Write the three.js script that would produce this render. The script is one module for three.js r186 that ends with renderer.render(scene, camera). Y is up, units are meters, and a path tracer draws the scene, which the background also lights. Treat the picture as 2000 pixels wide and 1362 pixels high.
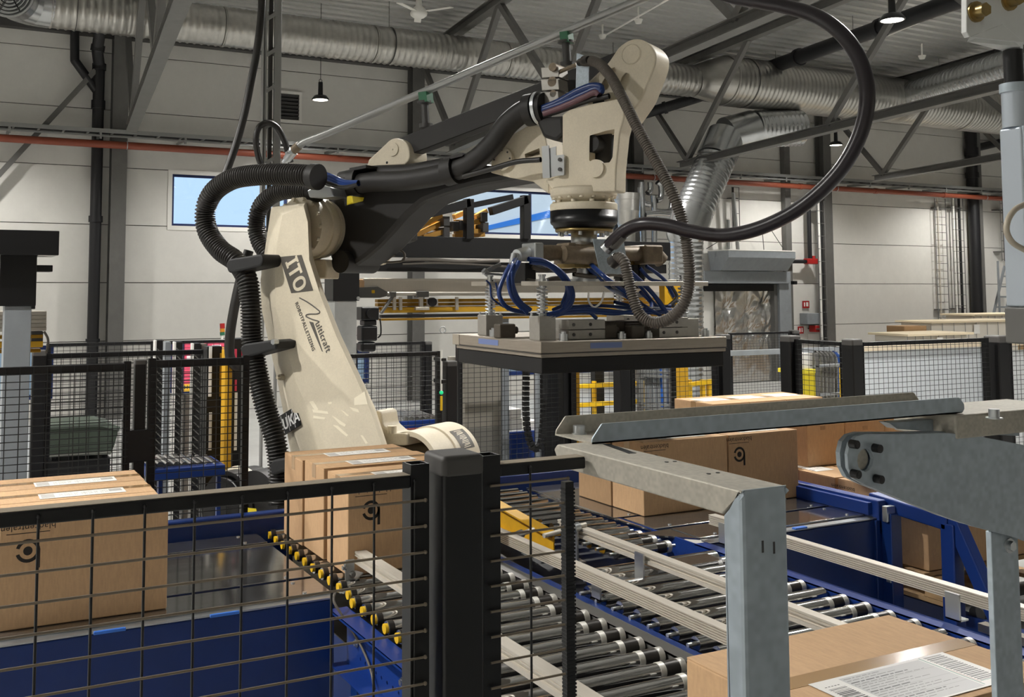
import * as THREE from 'three';
import { RoundedBoxGeometry } from 'three/addons/geometries/RoundedBoxGeometry.js';
import { mergeGeometries } from 'three/addons/utils/BufferGeometryUtils.js';
import { FontLoader } from 'three/addons/loaders/FontLoader.js';
import { TextGeometry } from 'three/addons/geometries/TextGeometry.js';

const scene = new THREE.Scene();
// ---------- camera: a phone held above the fence, 2.6 m over the hall floor; the frame is the lower middle of a larger picture
const FOC = 1950, PPX = 850, HORIZON = 560, CAM_H = 2.6;
const PPY = HORIZON - FOC * FOC / 28000;
const PITCH = Math.atan((HORIZON - PPY) / FOC);
const YAW = Math.PI / 2 - Math.atan((4800 - PPX) / FOC / Math.hypot(1, (HORIZON - PPY) / FOC));
const FULL_H = 2 * (1362 - PPY), FULL_W = 2300;
const camera = new THREE.PerspectiveCamera(2 * Math.atan(FULL_H / 2 / FOC) * 180 / Math.PI, FULL_W / FULL_H, 0.05, 200);
camera.position.set(0, CAM_H, 0);
camera.rotation.set(PITCH, -YAW, 0, 'YXZ');
camera.setViewOffset(FULL_W, FULL_H, FULL_W / 2 - PPX, FULL_H / 2 - PPY, 2000, 1362);
camera.updateProjectionMatrix(); camera.updateMatrixWorld(true);
scene.add(camera);
const renderer = new THREE.WebGLRenderer({ antialias: true });
renderer.toneMapping = THREE.LinearToneMapping;
renderer.toneMappingExposure = 1.0;
renderer.shadowMap.enabled = true;
// ---------- daylight outside the windows
scene.background = new THREE.Color().setRGB(0.78, 0.98, 1.18);
const sun = new THREE.DirectionalLight(0xfff4e4, 1.6); sun.position.set(14, 60, 30); sun.target.position.set(30, 0, -60); sun.castShadow = true; sun.name = 'sun';
Object.assign(sun.shadow.camera, { left: -80, right: 80, top: 80, bottom: -80, far: 250 }); sun.shadow.mapSize.set(2048, 2048); scene.add(sun, sun.target);
const LAMP_CD = 150;            // candela of each high-bay lamp
const LAMP_COLOR = 0xfffcf7;

// ---------- helpers
const V = (x, y, z) => new THREE.Vector3(x, y, z);
const FWD = V(Math.sin(YAW) * Math.cos(PITCH), Math.sin(PITCH), -Math.cos(YAW) * Math.cos(PITCH));
const RGT = V(Math.cos(YAW), 0, Math.sin(YAW)), UPV = RGT.clone().cross(FWD);
const ray = (x, y) => FWD.clone().addScaledVector(RGT, (x - PPX) / FOC).addScaledVector(UPV, (PPY - y) / FOC);
const EYE = V(0, CAM_H, 0);
const onY = (x, y, Y) => { const d = ray(x, y); return EYE.clone().addScaledVector(d, (Y - CAM_H) / d.y); };   // where the sight line meets a level
const onZ = (x, y, Z) => { const d = ray(x, y); return EYE.clone().addScaledVector(d, Z / d.z); };              // ... a wall across the hall
const onX = (x, y, X) => { const d = ray(x, y); return EYE.clone().addScaledVector(d, X / d.x); };              // ... a plane along the hall
const atD = (x, y, D) => EYE.clone().addScaledVector(ray(x, y), D);                                            // ... at a distance
let seed = 12345;
const rnd = (a = 0, b = 1) => { seed = (seed * 1664525 + 1013904223) >>> 0; return a + (b - a) * seed / 4294967296; };

const taken = new Map();
function numbered(n) { const k = taken.get(n) || 0; taken.set(n, k + 1); return k ? n + '_' + String(k).padStart(3, '0') : n; }
function setMeta(o, label, category, group, kind) {
  if (label) o.userData.label = label;
  if (category) o.userData.category = category;
  if (group) o.userData.group = group;
  if (kind) o.userData.kind = kind;
  return o;
}
// a thing: a group at its base; geometry of its parts is given in world coordinates (or local when base.local)
function thing(name, label, category, base = V(0, 0, 0), group, opt = {}) {
  const o = new THREE.Group(); o.name = numbered(name); o.position.copy(base);
  if (opt.turn) o.rotation.y = opt.turn;
  o.userData.off = opt.local ? null : base.clone();
  scene.add(o); setMeta(o, label, category, group, opt.kind);
  return o;
}
function metreUV(g) {      // uv in metres from the face directions
  const p = g.attributes.position, n = g.attributes.normal, uv = new Float32Array(p.count * 2);
  for (let i = 0; i < p.count; i++) {
    const ax = Math.abs(n.getX(i)), ay = Math.abs(n.getY(i)), az = Math.abs(n.getZ(i)), x = p.getX(i), y = p.getY(i), z = p.getZ(i);
    if (ay >= ax && ay >= az) { uv[2 * i] = x; uv[2 * i + 1] = z; } else if (ax >= az) { uv[2 * i] = z; uv[2 * i + 1] = y; } else { uv[2 * i] = x; uv[2 * i + 1] = y; }
  }
  g.setAttribute('uv', new THREE.BufferAttribute(uv, 2));
}
function originOf(parent) {  // offset of the nearest group that is placed at a base
  for (let o = parent; o; o = o.parent) if (o.userData.off !== undefined) return o.userData.off;
  return null;
}
const flat = (list) => { const r = []; (function go(l) { if (Array.isArray(l)) l.forEach(go); else if (l) r.push(l); })(list); return r; };
function join(list) {
  list = flat(list); if (list.length === 1) return list[0];
  return mergeGeometries(list.map((g) => { let h = g.index ? g.toNonIndexed() : g; for (const k of Object.keys(h.attributes)) if (!['position', 'normal', 'uv'].includes(k)) h.deleteAttribute(k); if (!h.attributes.uv) h.setAttribute('uv', new THREE.BufferAttribute(new Float32Array(h.attributes.position.count * 2), 2)); return h; }));
}
const movedGeos = new WeakSet();
function part(parent, name, geos, mat, label, opt = {}) {
  const g = join(geos);
  if (mat.userData.metres && !g.userData.keepUV) metreUV(g);
  const off = originOf(parent);
  if (off && !movedGeos.has(g)) { g.translate(-off.x, -off.y, -off.z); movedGeos.add(g); }
  const m = new THREE.Mesh(g, mat); m.name = name; m.castShadow = m.receiveShadow = true;
  if (label) m.userData.label = label;
  if (opt.kind) m.userData.kind = opt.kind;
  parent.add(m); return m;
}
function solo(name, geos, mat, label, category, group, kind) {   // a thing of one mesh, placed at the middle of its base
  const g = join(geos); if (mat.userData.metres && !g.userData.keepUV) metreUV(g);
  g.computeBoundingBox(); const b = g.boundingBox, c = V((b.min.x + b.max.x) / 2, b.min.y, (b.min.z + b.max.z) / 2);
  g.translate(-c.x, -c.y, -c.z);
  const m = new THREE.Mesh(g, mat); m.name = numbered(name); m.position.copy(c); m.castShadow = m.receiveShadow = true; scene.add(m);
  return setMeta(m, label, category, group, kind);
}
const structure = (name, geos, mat, label) => { const m = solo(name, geos, mat, label, null, null, 'structure'); return m; };
const box = (x0, x1, y0, y1, z0, z1) => new THREE.BoxGeometry(Math.abs(x1 - x0), Math.abs(y1 - y0), Math.abs(z1 - z0)).translate((x0 + x1) / 2, (y0 + y1) / 2, (z0 + z1) / 2);
const rbox = (x0, x1, y0, y1, z0, z1, r = .005, s = 2) => new RoundedBoxGeometry(Math.abs(x1 - x0), Math.abs(y1 - y0), Math.abs(z1 - z0), s, r).translate((x0 + x1) / 2, (y0 + y1) / 2, (z0 + z1) / 2);
function frameMatrix(a, b, up = V(0, 1, 0)) {   // y along a->b, z towards up
  const y = b.clone().sub(a).normalize(); let z = up.clone().addScaledVector(y, -up.dot(y));
  if (z.lengthSq() < 1e-6) { z = V(0, 0, 1); z.addScaledVector(y, -z.dot(y)); }
  z.normalize(); const x = y.clone().cross(z);
  return new THREE.Matrix4().makeBasis(x, y, z).setPosition(a.clone().add(b).multiplyScalar(.5));
}
const beam = (a, b, w, h, up, r = 0) => (r ? new RoundedBoxGeometry(w, a.distanceTo(b), h, 2, r) : new THREE.BoxGeometry(w, a.distanceTo(b), h)).applyMatrix4(frameMatrix(a, b, up));
const rod = (a, b, r, r2 = r, n = 16, open = false) => new THREE.CylinderGeometry(r2, r, a.distanceTo(b), n, 1, open).applyMatrix4(frameMatrix(a, b));
function hbeam(a, b, w, h, t, up) {             // H section, web in the plane of up
  const L = a.distanceTo(b), m = frameMatrix(a, b, up);
  return join([new THREE.BoxGeometry(t, L, h - 2 * t).applyMatrix4(m), ...[-1, 1].map((s) => new THREE.BoxGeometry(w, L, t).translate(0, 0, s * (h - t) / 2).applyMatrix4(m))]);
}
const curve = (pts, closed = false) => new THREE.CatmullRomCurve3(pts, closed, 'centripetal');
const hose = (pts, r, n = 60, radial = 12) => new THREE.TubeGeometry(curve(pts), n, r, radial);
function ringed(c, n, rOf, radial = 16, caps = true) {  // a tube along a curve whose radius changes from ring to ring
  const fr = c.computeFrenetFrames(n), pos = [], idx = [], P = V(0, 0, 0);
  for (let i = 0; i <= n; i++) {
    c.getPointAt(i / n, P); const r = rOf(i, n);
    for (let j = 0; j < radial; j++) { const a = j / radial * Math.PI * 2, s = Math.sin(a) * r, k = Math.cos(a) * r; pos.push(P.x + fr.normals[i].x * k + fr.binormals[i].x * s, P.y + fr.normals[i].y * k + fr.binormals[i].y * s, P.z + fr.normals[i].z * k + fr.binormals[i].z * s); }
    if (i) for (let j = 0; j < radial; j++) { const a = (i - 1) * radial + j, b = (i - 1) * radial + (j + 1) % radial, c2 = i * radial + j, d = i * radial + (j + 1) % radial; idx.push(a, b, c2, b, d, c2); }
  }
  if (caps) for (const e of [0, n]) { c.getPointAt(e / n, P); const k = pos.length / 3; pos.push(P.x, P.y, P.z); for (let j = 0; j < radial; j++) { const a = e * radial + j, b = e * radial + (j + 1) % radial; e ? idx.push(k, a, b) : idx.push(k, b, a); } }
  const g = new THREE.BufferGeometry(); g.setAttribute('position', new THREE.Float32BufferAttribute(pos, 3)); g.setIndex(idx); g.computeVertexNormals();
  g.setAttribute('uv', new THREE.BufferAttribute(new Float32Array(pos.length / 3 * 2), 2)); return g;
}
const corrugated = (pts, r, pitch, depth, radial = 16) => { const c = curve(pts), L = c.getLength(), n = Math.max(8, Math.round(L / pitch) * 4); return ringed(c, n, (i) => r - ((i & 3) > 1 ? depth : 0), radial); };
// spiral-seam duct: plain shell with a raised seam at every pitch
const duct = (pts, r, pitch = .13, radial = 40) => { const c = pts.length > 2 ? curve(pts) : new THREE.LineCurve3(pts[0], pts[1]); const L = c.getLength(), n = Math.max(4, Math.round(L / pitch) * 4); return ringed(c, n, (i) => r + ((i & 3) === 1 ? .016 : 0), radial, true); };
// outline in a plane, extruded; pts 2D [x,y], returns geometry with z from z0 to z1
function ext(pts, z0, z1, bevel = 0, holes = [], curveSegs = 6) {
  const s = !Array.isArray(pts) ? pts : new THREE.Shape(pts.map((p) => new THREE.Vector2(p[0], p[1])));
  if (Array.isArray(pts)) for (const h of holes) s.holes.push(!Array.isArray(h) ? h : new THREE.Path(h.map((p) => new THREE.Vector2(p[0], p[1]))));
  else for (const h of holes) s.holes.push(h);
  const g = new THREE.ExtrudeGeometry(s, { depth: Math.max(1e-4, z1 - z0 - 2 * bevel), bevelEnabled: bevel > 0, bevelThickness: bevel, bevelSize: bevel, bevelOffset: -bevel, bevelSegments: 2, curveSegments: curveSegs });
  return g.translate(0, 0, z0 + bevel);
}
const circleHole = (x, y, r) => { const p = new THREE.Path(); p.absarc(x, y, r, 0, Math.PI * 2, true); return p; };
const roundedPoly = (pts, r) => {   // a polygon with rounded corners
  const s = new THREE.Shape(), n = pts.length;
  for (let i = 0; i < n; i++) {
    const a = new THREE.Vector2(...pts[(i + n - 1) % n]), b = new THREE.Vector2(...pts[i]), c = new THREE.Vector2(...pts[(i + 1) % n]);
    const rr = Array.isArray(r) ? r[i] : r, d1 = Math.min(rr, a.distanceTo(b) * .48), d2 = Math.min(rr, c.distanceTo(b) * .48);
    const p = b.clone().add(a.sub(b).setLength(d1)), q = b.clone().add(c.sub(b).setLength(d2));
    i ? s.lineTo(p.x, p.y) : s.moveTo(p.x, p.y); s.quadraticCurveTo(b.x, b.y, q.x, q.y);
  }
  s.closePath(); s.isShape = true; return s;
};
// solid from a planar polygon in space and an extrusion vector
function prism(pts, v) {
  const n = pts.length, N = V(0, 0, 0); for (let i = 0; i < n; i++) { const a = pts[i], b = pts[(i + 1) % n]; N.x += (a.y - b.y) * (a.z + b.z); N.y += (a.z - b.z) * (a.x + b.x); N.z += (a.x - b.x) * (a.y + b.y); }
  N.normalize(); const ux = pts[1].clone().sub(pts[0]).normalize(), uy = N.clone().cross(ux);
  const p2 = pts.map((p) => { const d = p.clone().sub(pts[0]); return new THREE.Vector2(d.dot(ux), d.dot(uy)); });
  const tri = THREE.ShapeUtils.triangulateShape(p2, []), pos = [], put = (...q) => q.forEach((p) => pos.push(p.x, p.y, p.z));
  const far = pts.map((p) => p.clone().add(v)), flip = N.dot(v) > 0;
  for (const [a, b, c] of tri) { flip ? put(pts[a], pts[c], pts[b]) : put(pts[a], pts[b], pts[c]); flip ? put(far[a], far[b], far[c]) : put(far[a], far[c], far[b]); }
  for (let i = 0; i < n; i++) { const j = (i + 1) % n; flip ? put(pts[i], pts[j], far[j], pts[i], far[j], far[i]) : put(pts[i], far[j], pts[j], pts[i], far[i], far[j]); }
  const g = new THREE.BufferGeometry(); g.setAttribute('position', new THREE.Float32BufferAttribute(pos, 3)); g.computeVertexNormals();
  g.setAttribute('uv', new THREE.BufferAttribute(new Float32Array(pos.length / 3 * 2), 2)); return g;
}
const hexBolt = (c, dir, r, h) => { const b = c.clone().addScaledVector(dir, h); return [rod(c, c.clone().addScaledVector(dir, h * .25), r * 1.5, r * 1.5, 14), rod(c, b, r, r, 6)]; };
const capBolt = (c, dir, r, h) => { const b = c.clone().addScaledVector(dir, h); return [rod(c, b, r, r * .96, 14), rod(b, b.clone().addScaledVector(dir, h * .04), r * .6, r * .6, 6)]; };

// ---------- textures: what the surfaces are made of
function noiseTex(w, h, fn, srgb = true) {
  const d = new Uint8Array(w * h * 4);
  for (let y = 0; y < h; y++) for (let x = 0; x < w; x++) { const c = fn(x, y), i = 4 * (y * w + x); d[i] = c[0]; d[i + 1] = c[1]; d[i + 2] = c[2]; d[i + 3] = 255; }
  const t = new THREE.DataTexture(d, w, h); t.wrapS = t.wrapT = THREE.RepeatWrapping; t.magFilter = THREE.LinearFilter; t.minFilter = THREE.LinearMipmapLinearFilter; t.generateMipmaps = true;
  if (srgb) t.colorSpace = THREE.SRGBColorSpace; t.needsUpdate = true; return t;
}
function grid(n) { const g = new Float32Array(n * n); for (let i = 0; i < n * n; i++) g[i] = rnd(); return (x, y) => { x = ((x % n) + n) % n; y = ((y % n) + n) % n; const x0 = Math.floor(x), y0 = Math.floor(y), fx = x - x0, fy = y - y0, x1 = (x0 + 1) % n, y1 = (y0 + 1) % n, sx = fx * fx * (3 - 2 * fx), sy = fy * fy * (3 - 2 * fy); return (g[y0 * n + x0] * (1 - sx) + g[y0 * n + x1] * sx) * (1 - sy) + (g[y1 * n + x0] * (1 - sx) + g[y1 * n + x1] * sx) * sy; }; }
const g8 = grid(8), g16 = grid(16), g32 = grid(32), g64 = grid(64), g128 = grid(128);
const fbm = (u, v) => g8(u * 8, v * 8) * .4 + g16(u * 16, v * 16) * .25 + g32(u * 32, v * 32) * .2 + g64(u * 64, v * 64) * .15;
const tone = (hex, amp, fn, size = 256, metres = 1) => {  // a colour with a variation of its own
  const c = new THREE.Color(hex), r = c.clone().convertLinearToSRGB(); const t = noiseTex(size, size, (x, y) => { const k = 1 + amp * (fn(x / size, y / size) - .5) * 2; return [r.r, r.g, r.b].map((q) => Math.max(0, Math.min(255, q * 255 * k))); });
  t.repeat.set(1 / metres, 1 / metres); return t;
};
function std(color, roughness, metalness = 0, o = {}) { const m = new THREE.MeshStandardMaterial({ color, roughness, metalness, ...o }); return m; }
function mapped(map, roughness, metalness = 0, o = {}) { const m = new THREE.MeshStandardMaterial({ map, roughness, metalness, ...o }); m.userData.metres = true; return m; }
function canvasTex(w, h, draw) { const c = document.createElement('canvas'); c.width = w; c.height = h; const x = c.getContext('2d'); draw(x, w, h); const t = new THREE.CanvasTexture(c); t.colorSpace = THREE.SRGBColorSpace; return t; }
const cardFn = (u, v) => .5 * g128(u * 128, v * 24) + .3 * fbm(u, v) + .2 * g128(u * 128, v * 128);
const M = {
  wall: mapped(tone('#d6d4ce', .025, fbm, 256, 2.4), .55),
  wallGap: std('#55524c', .8),
  ceil: std('#dededc', .26, .55),
  floor: mapped(tone('#b5b5b2', .09, fbm, 256, 3), .35),
  steelGrey: mapped(tone('#666562', .06, fbm, 128, 1), .5, .1),
  steelDark: mapped(tone('#454443', .06, fbm, 128, 1), .5, .1),
  duct: mapped(tone('#b5b3ad', .07, fbm, 256, 1.5), .3, .85),
  ductBright: mapped(tone('#c6c8c9', .05, fbm, 256, 1.5), .22, .9),
  blackPipe: std('#17171a', .45),
  orange: std('#86412b', .45),
  galvTray: std('#9b9c9a', .4, .7),
  galv: mapped(tone('#aab5bd', .09, (u, v) => .55 * fbm(u, v) + .45 * g64(u * 64, v * 64), 512, .5), .52, .45),
  galvDust: mapped(tone('#b1aca0', .10, (u, v) => .5 * fbm(u, v) + .5 * g128(u * 128, v * 128), 512, .5), .6, .3),
  black: std('#0d0d0f', .4),
  blackSatin: std('#101114', .34),
  blackRub: std('#131314', .65),
  hoseBlack: std('#211f1d', .4),
  hoseGrey: std('#5d5750', .6),
  blue: mapped(tone('#15367f', .05, fbm, 128, 1), .38),
  blueDeep: mapped(tone('#0e2d6a', .05, fbm, 128, 1), .35),
  yellow: mapped(tone('#c99a1c', .07, fbm, 128, .6), .45),
  cream: mapped(tone('#d3c9b3', .045, (u, v) => .6 * fbm(u, v) + .4 * g128(u * 128, v * 128), 512, .7), .5),
  robotBlack: mapped(tone('#1a1816', .14, fbm, 256, .6), .55),
  alu: std('#c9c3b8', .34, .75),
  aluDull: mapped(tone('#cdc6ba', .02, (u, v) => .6 * g128(u * 128, v * 6) + .4 * fbm(u, v), 256, .4), .45, .3),
  zinc: std('#c3c6c8', .28, .85),
  chrome: std('#cfd0d2', .12, 1),
  steelPlate: mapped(tone('#a9aaac', .06, (u, v) => .7 * g128(u * 16, v * 128) + .3 * fbm(u, v), 256, .6), .1, .92),
  roller: mapped(tone('#c4c3c1', .02, fbm, 128, .5), .08, .98),
  rollerRubber: std('#3a3734', .3, .4),
  rollerCap: std('#d8d6cf', .4, .3),
  brass: mapped(tone('#786b59', .16, fbm, 128, .2), .5, .35),
  brassGold: std('#a08b5c', .3, .8),
  hoseBlue: std('#17346f', .28),
  white: std('#e6e4de', .5),
  red: std('#a51f1c', .45),
  green: std('#2f6b4c', .5),
  yellowCap: std('#e2b714', .5),
  card: mapped(tone('#c39f78', .055, cardFn, 512, .6), .78),
  card2: mapped(tone('#b99671', .06, cardFn, 512, .6), .78),
  cardDark: mapped(tone('#a58562', .06, cardFn, 256, .6), .8),
  tape: std('#b8966a', .12, 0, {}),
  wood: mapped(tone('#a88a63', .16, (u, v) => .7 * g128(u * 8, v * 128) + .3 * fbm(u, v), 256, .8), .75),
  glass: new THREE.MeshPhysicalMaterial({ color: '#eef6ff', roughness: .02, transmission: 1, thickness: 0 }),
  frameBlue: std('#1c2c5c', .45),
  binGreen: std('#3c463c', .5, .1),
  pink: std('#e05070', .6),
  suctionMetal: mapped(tone('#a59c90', .05, (u, v) => .5 * g128(u * 8, v * 128) + .5 * fbm(u, v), 256, .5), .4, .5),
  aluBlock: mapped(tone('#a7a49d', .05, fbm, 128, .3), .4, .5),
  valveDirty: std('#5b544b', .6, .3),
  hoseBig: std('#241f24', .3),
  dust: mapped(tone('#8f8473', .08, (u, v) => .5 * fbm(u, v) + .5 * g128(u * 128, v * 128), 128, .1), .85),
  wireDusty: std('#7d7161', .6),
  orangeLad: std('#b98a3a', .4, .2),
};
M.tape.transparent = false;
// ---------- the hall
const WZ = -21, X0 = -16, X1 = 46, Z1 = 10, TOP = 8.2;
const ceilY = (z) => TOP + .031 * (z - WZ);
structure('floor', box(X0, X1, -.2, 0, WZ - .2, Z1), M.floor, 'pale grey polished concrete hall floor');
// back wall: rows of insulated panels, each panel a piece, with windows left open
const rows = [0, .34, 1.507, 2.68, 3.85, 5.02, 6.19, 7.36, 8.4];
const winTop = onZ(340, 340, WZ).y, winBot = onZ(340, 441, WZ).y;
const w1a = onZ(336, 390, WZ).x, w1b = w1a + 2.5, w2a = onZ(889, 410, WZ).x, w2b = onZ(1180, 410, WZ).x;
const lows = [[onZ(-60, 700, WZ).x, onZ(105, 700, WZ).x, onZ(50, 782, WZ).y, onZ(50, 676, WZ).y], [onZ(672, 700, WZ).x, onZ(722, 700, WZ).x, onZ(700, 750, WZ).y, onZ(700, 684, WZ).y], [onZ(965, 700, WZ).x, onZ(1085, 700, WZ).x, onZ(1000, 734, WZ).y, onZ(1000, 690, WZ).y], [onZ(1125, 700, WZ).x, onZ(1232, 700, WZ).x, onZ(1160, 728, WZ).y, onZ(1160, 684, WZ).y]];
const openings = [[w1a, w1b, winBot, winTop], [w2a, w2b, winBot, winTop], ...lows];
const wb = thing('wall_back', 'white insulated panel wall with horizontal joints behind the robot cell', null, V(15, 0, WZ), null, { kind: 'structure' });
part(wb, 'panel_core', (() => {   // the core behind the joints, cut round the openings
  const s = new THREE.Shape([[X0, -.2], [X1, -.2], [X1, 8.6], [X0, 8.6]].map((p) => new THREE.Vector2(...p)));
  for (const [a, b, c, d] of openings) s.holes.push(new THREE.Path([[a, c], [a, d], [b, d], [b, c]].map((p) => new THREE.Vector2(...p))));
  return new THREE.ExtrudeGeometry(s, { depth: .16, bevelEnabled: false }).translate(0, 0, WZ - .2);
})(), M.wallGap, 'dark joint between wall panels');
const colX = []; for (let k = -3; k < 8; k++) colX.push(3.15 + 6.55 * k);
for (let r = 0; r < rows.length - 1; r++) {
  const y0 = rows[r] + .008, y1 = rows[r + 1] - .008;
  for (let k = 0; k <= colX.length; k++) {
    const a = k ? colX[k - 1] : X0, b = k < colX.length ? colX[k] : X1; if (b < X0 || a > X1) continue;
    const cuts = openings.filter(([c, d, e, f]) => d > a && c < b && f > y0 && e < y1);
    const sh = new THREE.Shape([[a, y0], [b, y0], [b, y1], [a, y1]].map((p) => new THREE.Vector2(...p)));
    let geos = [ext(sh, WZ - .04, WZ)];
    if (cuts.length) {   // leave the openings: split into the rectangles round them
      let rects = [[a, b, y0, y1]];
      for (const [c, d, e, f] of cuts) rects = rects.flatMap(([p, q, s, t]) => { if (d <= p || c >= q || f <= s || e >= t) return [[p, q, s, t]]; const o = []; if (c > p) o.push([p, c, s, t]); if (d < q) o.push([d, q, s, t]); const m0 = Math.max(p, c), m1 = Math.min(q, d); if (e > s) o.push([m0, m1, s, e]); if (f < t) o.push([m0, m1, f, t]); return o; });
      geos = rects.map(([p, q, s, t]) => box(p, q, s, t, WZ - .04, WZ));
    }
    part(wb, 'panel', geos, M.wall);
  }
}
// windows
openings.forEach(([a, b, c, d], i) => {
  const w = thing('window_' + (i + 1), i < 2 ? 'wide window high in the white panel wall with dark frame' : 'window low in the white wall with a blue frame', null, V((a + b) / 2, c, WZ), null, { kind: 'structure' });
  const t = i < 2 ? .05 : .09, mf = i < 2 ? M.frameBlue : M.blueDeep, zf = WZ - .06;
  for (const g of [box(a, b, c, c + t, zf - .06, zf), box(a, b, d - t, d, zf - .06, zf), box(a, a + t, c + t, d - t, zf - .06, zf), box(b - t, b, c + t, d - t, zf - .06, zf)]) part(w, 'window_frame', g, mf);
  const mull = i === 1 ? [onZ(1039, 410, WZ).x] : i < 1 ? [] : [a + (b - a) / 2];
  for (const m of mull) part(w, 'mullion', box(m - t / 2, m + t / 2, c + t, d - t, zf - .06, zf), mf);
  const edges = [a + t, ...mull.flatMap((m) => [m - t / 2, m + t / 2]), b - t];
  for (let k = 0; k < edges.length; k += 2) part(w, 'pane', box(edges[k], edges[k + 1], c + t, d - t, zf - .034, zf - .03), M.glass);
  const q = .09; if (i < 2) for (const g of [box(a - q, b + q, c - q, c, WZ - .02, WZ + .015), box(a - q, b + q, d, d + q, WZ - .02, WZ + .015), box(a - q, a, c, d, WZ - .02, WZ + .015), box(b, b + q, c, d, WZ - .02, WZ + .015)]) part(w, 'window_trim', g, M.white);
});
// the other walls close the hall round the camera
structure('wall_left', box(X0 - .2, X0, 0, 9.8, WZ - .2, Z1), M.wall, 'white panel wall at the left end of the hall');
structure('wall_right', box(X1, X1 + .2, 0, 9.8, WZ - .2, Z1), M.wall, 'white panel wall at the right end of the hall');
structure('wall_front', box(X0 - .2, X1 + .2, 0, 9.8, Z1, Z1 + .2), M.wall, 'white panel wall behind the camera');
// ceiling: trapezoidal steel deck, ribs along the wall
{
  const pitch = .3, prof = [];
  for (let z = WZ - .1, k = 0; z < Z1 + .1; z += pitch) prof.push([z, 0], [z + .12, 0], [z + .15, .13], [z + .27, .13]);
  prof.push([Z1 + .3, 0]);
  const pos = [], put = (...p) => p.forEach((q) => pos.push(...q));
  for (let i = 0; i < prof.length - 1; i++) { const [za, ha] = prof[i], [zb, hb] = prof[i + 1], a = ceilY(za) + ha, b = ceilY(zb) + hb; put([X0 - .2, a, za], [X1 + .2, b, zb], [X0 - .2, b, zb], [X0 - .2, a, za], [X1 + .2, a, za], [X1 + .2, b, zb]); put([X0 - .2, a + .2, za], [X0 - .2, b + .2, zb], [X1 + .2, b + .2, zb], [X0 - .2, a + .2, za], [X1 + .2, b + .2, zb], [X1 + .2, a + .2, za]); }
  const g = new THREE.BufferGeometry(); g.setAttribute('position', new THREE.Float32BufferAttribute(pos, 3)); g.computeVertexNormals(); g.setAttribute('uv', new THREE.BufferAttribute(new Float32Array(pos.length / 3 * 2), 2));
  structure('ceiling', g, M.ceil, 'light grey corrugated steel roof deck');
}
structure('trim_1', box(X0, X1, 7.66, 7.98, WZ, WZ + .22), M.steelDark, 'dark steel edge beam along the top of the back wall');
// a white building outside, with a blue stripe, seen through the second window
{
  const b = thing('outside_building', 'white building with a blue stripe seen through the window', 'building', V(40, 0, -62));
  part(b, 'facade', box(25, 70, -.1, 10.5, -74, -62), M.white);
  part(b, 'blue_stripe', prism([onZ(940, 444, -61.9), onZ(1200, 380, -61.9), onZ(1200, 400, -61.9), onZ(940, 452, -61.9)], V(0, 0, -.08)), std('#2f7fd0', .5), 'bright blue stripe');
  const gr = std('#8c8f8a', .9); structure('ground_outside', box(-40, 90, -.3, -.21, -90, WZ - .25), gr, 'grey yard outside the hall');
}
// wall columns
function column(x, w, label, y1 = TOP - .25) {
  return solo('steel_column', hbeam(V(x, 0, WZ + .2), V(x, y1, WZ + .2), w, .3, .02, V(0, 0, 1)), M.steelGrey, label, 'column', 'steel columns along the back wall');
}
// ---------- steel frame
const colLabels = ['grey steel column beside the thick black drain pipe on the back wall', 'grey steel column behind the conveyor between the two high windows', 'grey steel column behind the wrist of the robot and insulated pipes', 'grey steel column with a wire cable ladder beside the fire hose cabinet', 'grey steel column behind the black drain pipe at the far wall end'];
[3.15, 9.8, 16.1, 22.85, 29.5].forEach((x, i) => column(x, .3, colLabels[i]));
solo('steel_post', rbox(onZ(1543, 500, -20.7).x, onZ(1554, 500, -20.7).x, 0, onZ(1548, 250, -20.7).y, -20.99, -20.82, .01), M.steelGrey, 'narrow grey steel post between the gate frame and the fire signs', 'post');
const trussLabels = ['grey steel roof truss over the ventilation duct elbow and black drain pipe', 'grey steel roof truss next to the white ceiling fan', 'grey steel roof truss that ends above the bent silver duct', 'grey steel roof truss under the large straight duct on the far wall', 'grey steel roof truss beyond the far black drain pipe'];
const TA = -.1, TB = .031;
[3.15, 9.8, 16.1, 22.85, 29.5].forEach((x, i) => {
  const t = thing('roof_truss', trussLabels[i], 'roof truss', V(x, 5.5, -18.8), 'roof trusses');
  const top = (z) => V(x + TA * (z + 19.5), 8.02 + TB * (z + 19), z), bot = (z) => V(x + TA * (z + 19.5), 5.55 + TB * (z + 18.8), z), up = V(0, 1, 0);
  const zEnd = i === 0 ? 2 : 8;
  part(t, 'top_chord', hbeam(top(-20.9), top(zEnd), .2, .2, .018, up), M.steelGrey);
  part(t, 'bottom_chord', hbeam(bot(-19), bot(zEnd), .2, .17, .018, up), M.steelGrey);
  let k = 0; const nodes = []; for (let z = -20.8; z < zEnd; z += k > 1 ? 2.35 : 2.1) nodes.push([z, k++ % 2]);
  for (let j = 0; j + 1 < nodes.length; j++) { if (i === 2 && j === 2) continue; const a = nodes[j], b = nodes[j + 1], P = (n) => n[1] ? bot(n[0]).setY(bot(n[0]).y + .08) : top(n[0]).setY(top(n[0]).y - .08); part(t, 'diagonal', beam(P(a), P(b), .11, .11, V(1, 0, 0)), M.steelGrey); }
});
// wind brace left of the drain pipe
solo('wind_brace', beam(onZ(-30, 372, -20.75), onZ(186, 138, -20.75), .1, .1, V(0, 0, 1)), M.steelGrey, 'slanting grey steel wind brace on the wall left of the drain pipe', 'brace');
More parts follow.
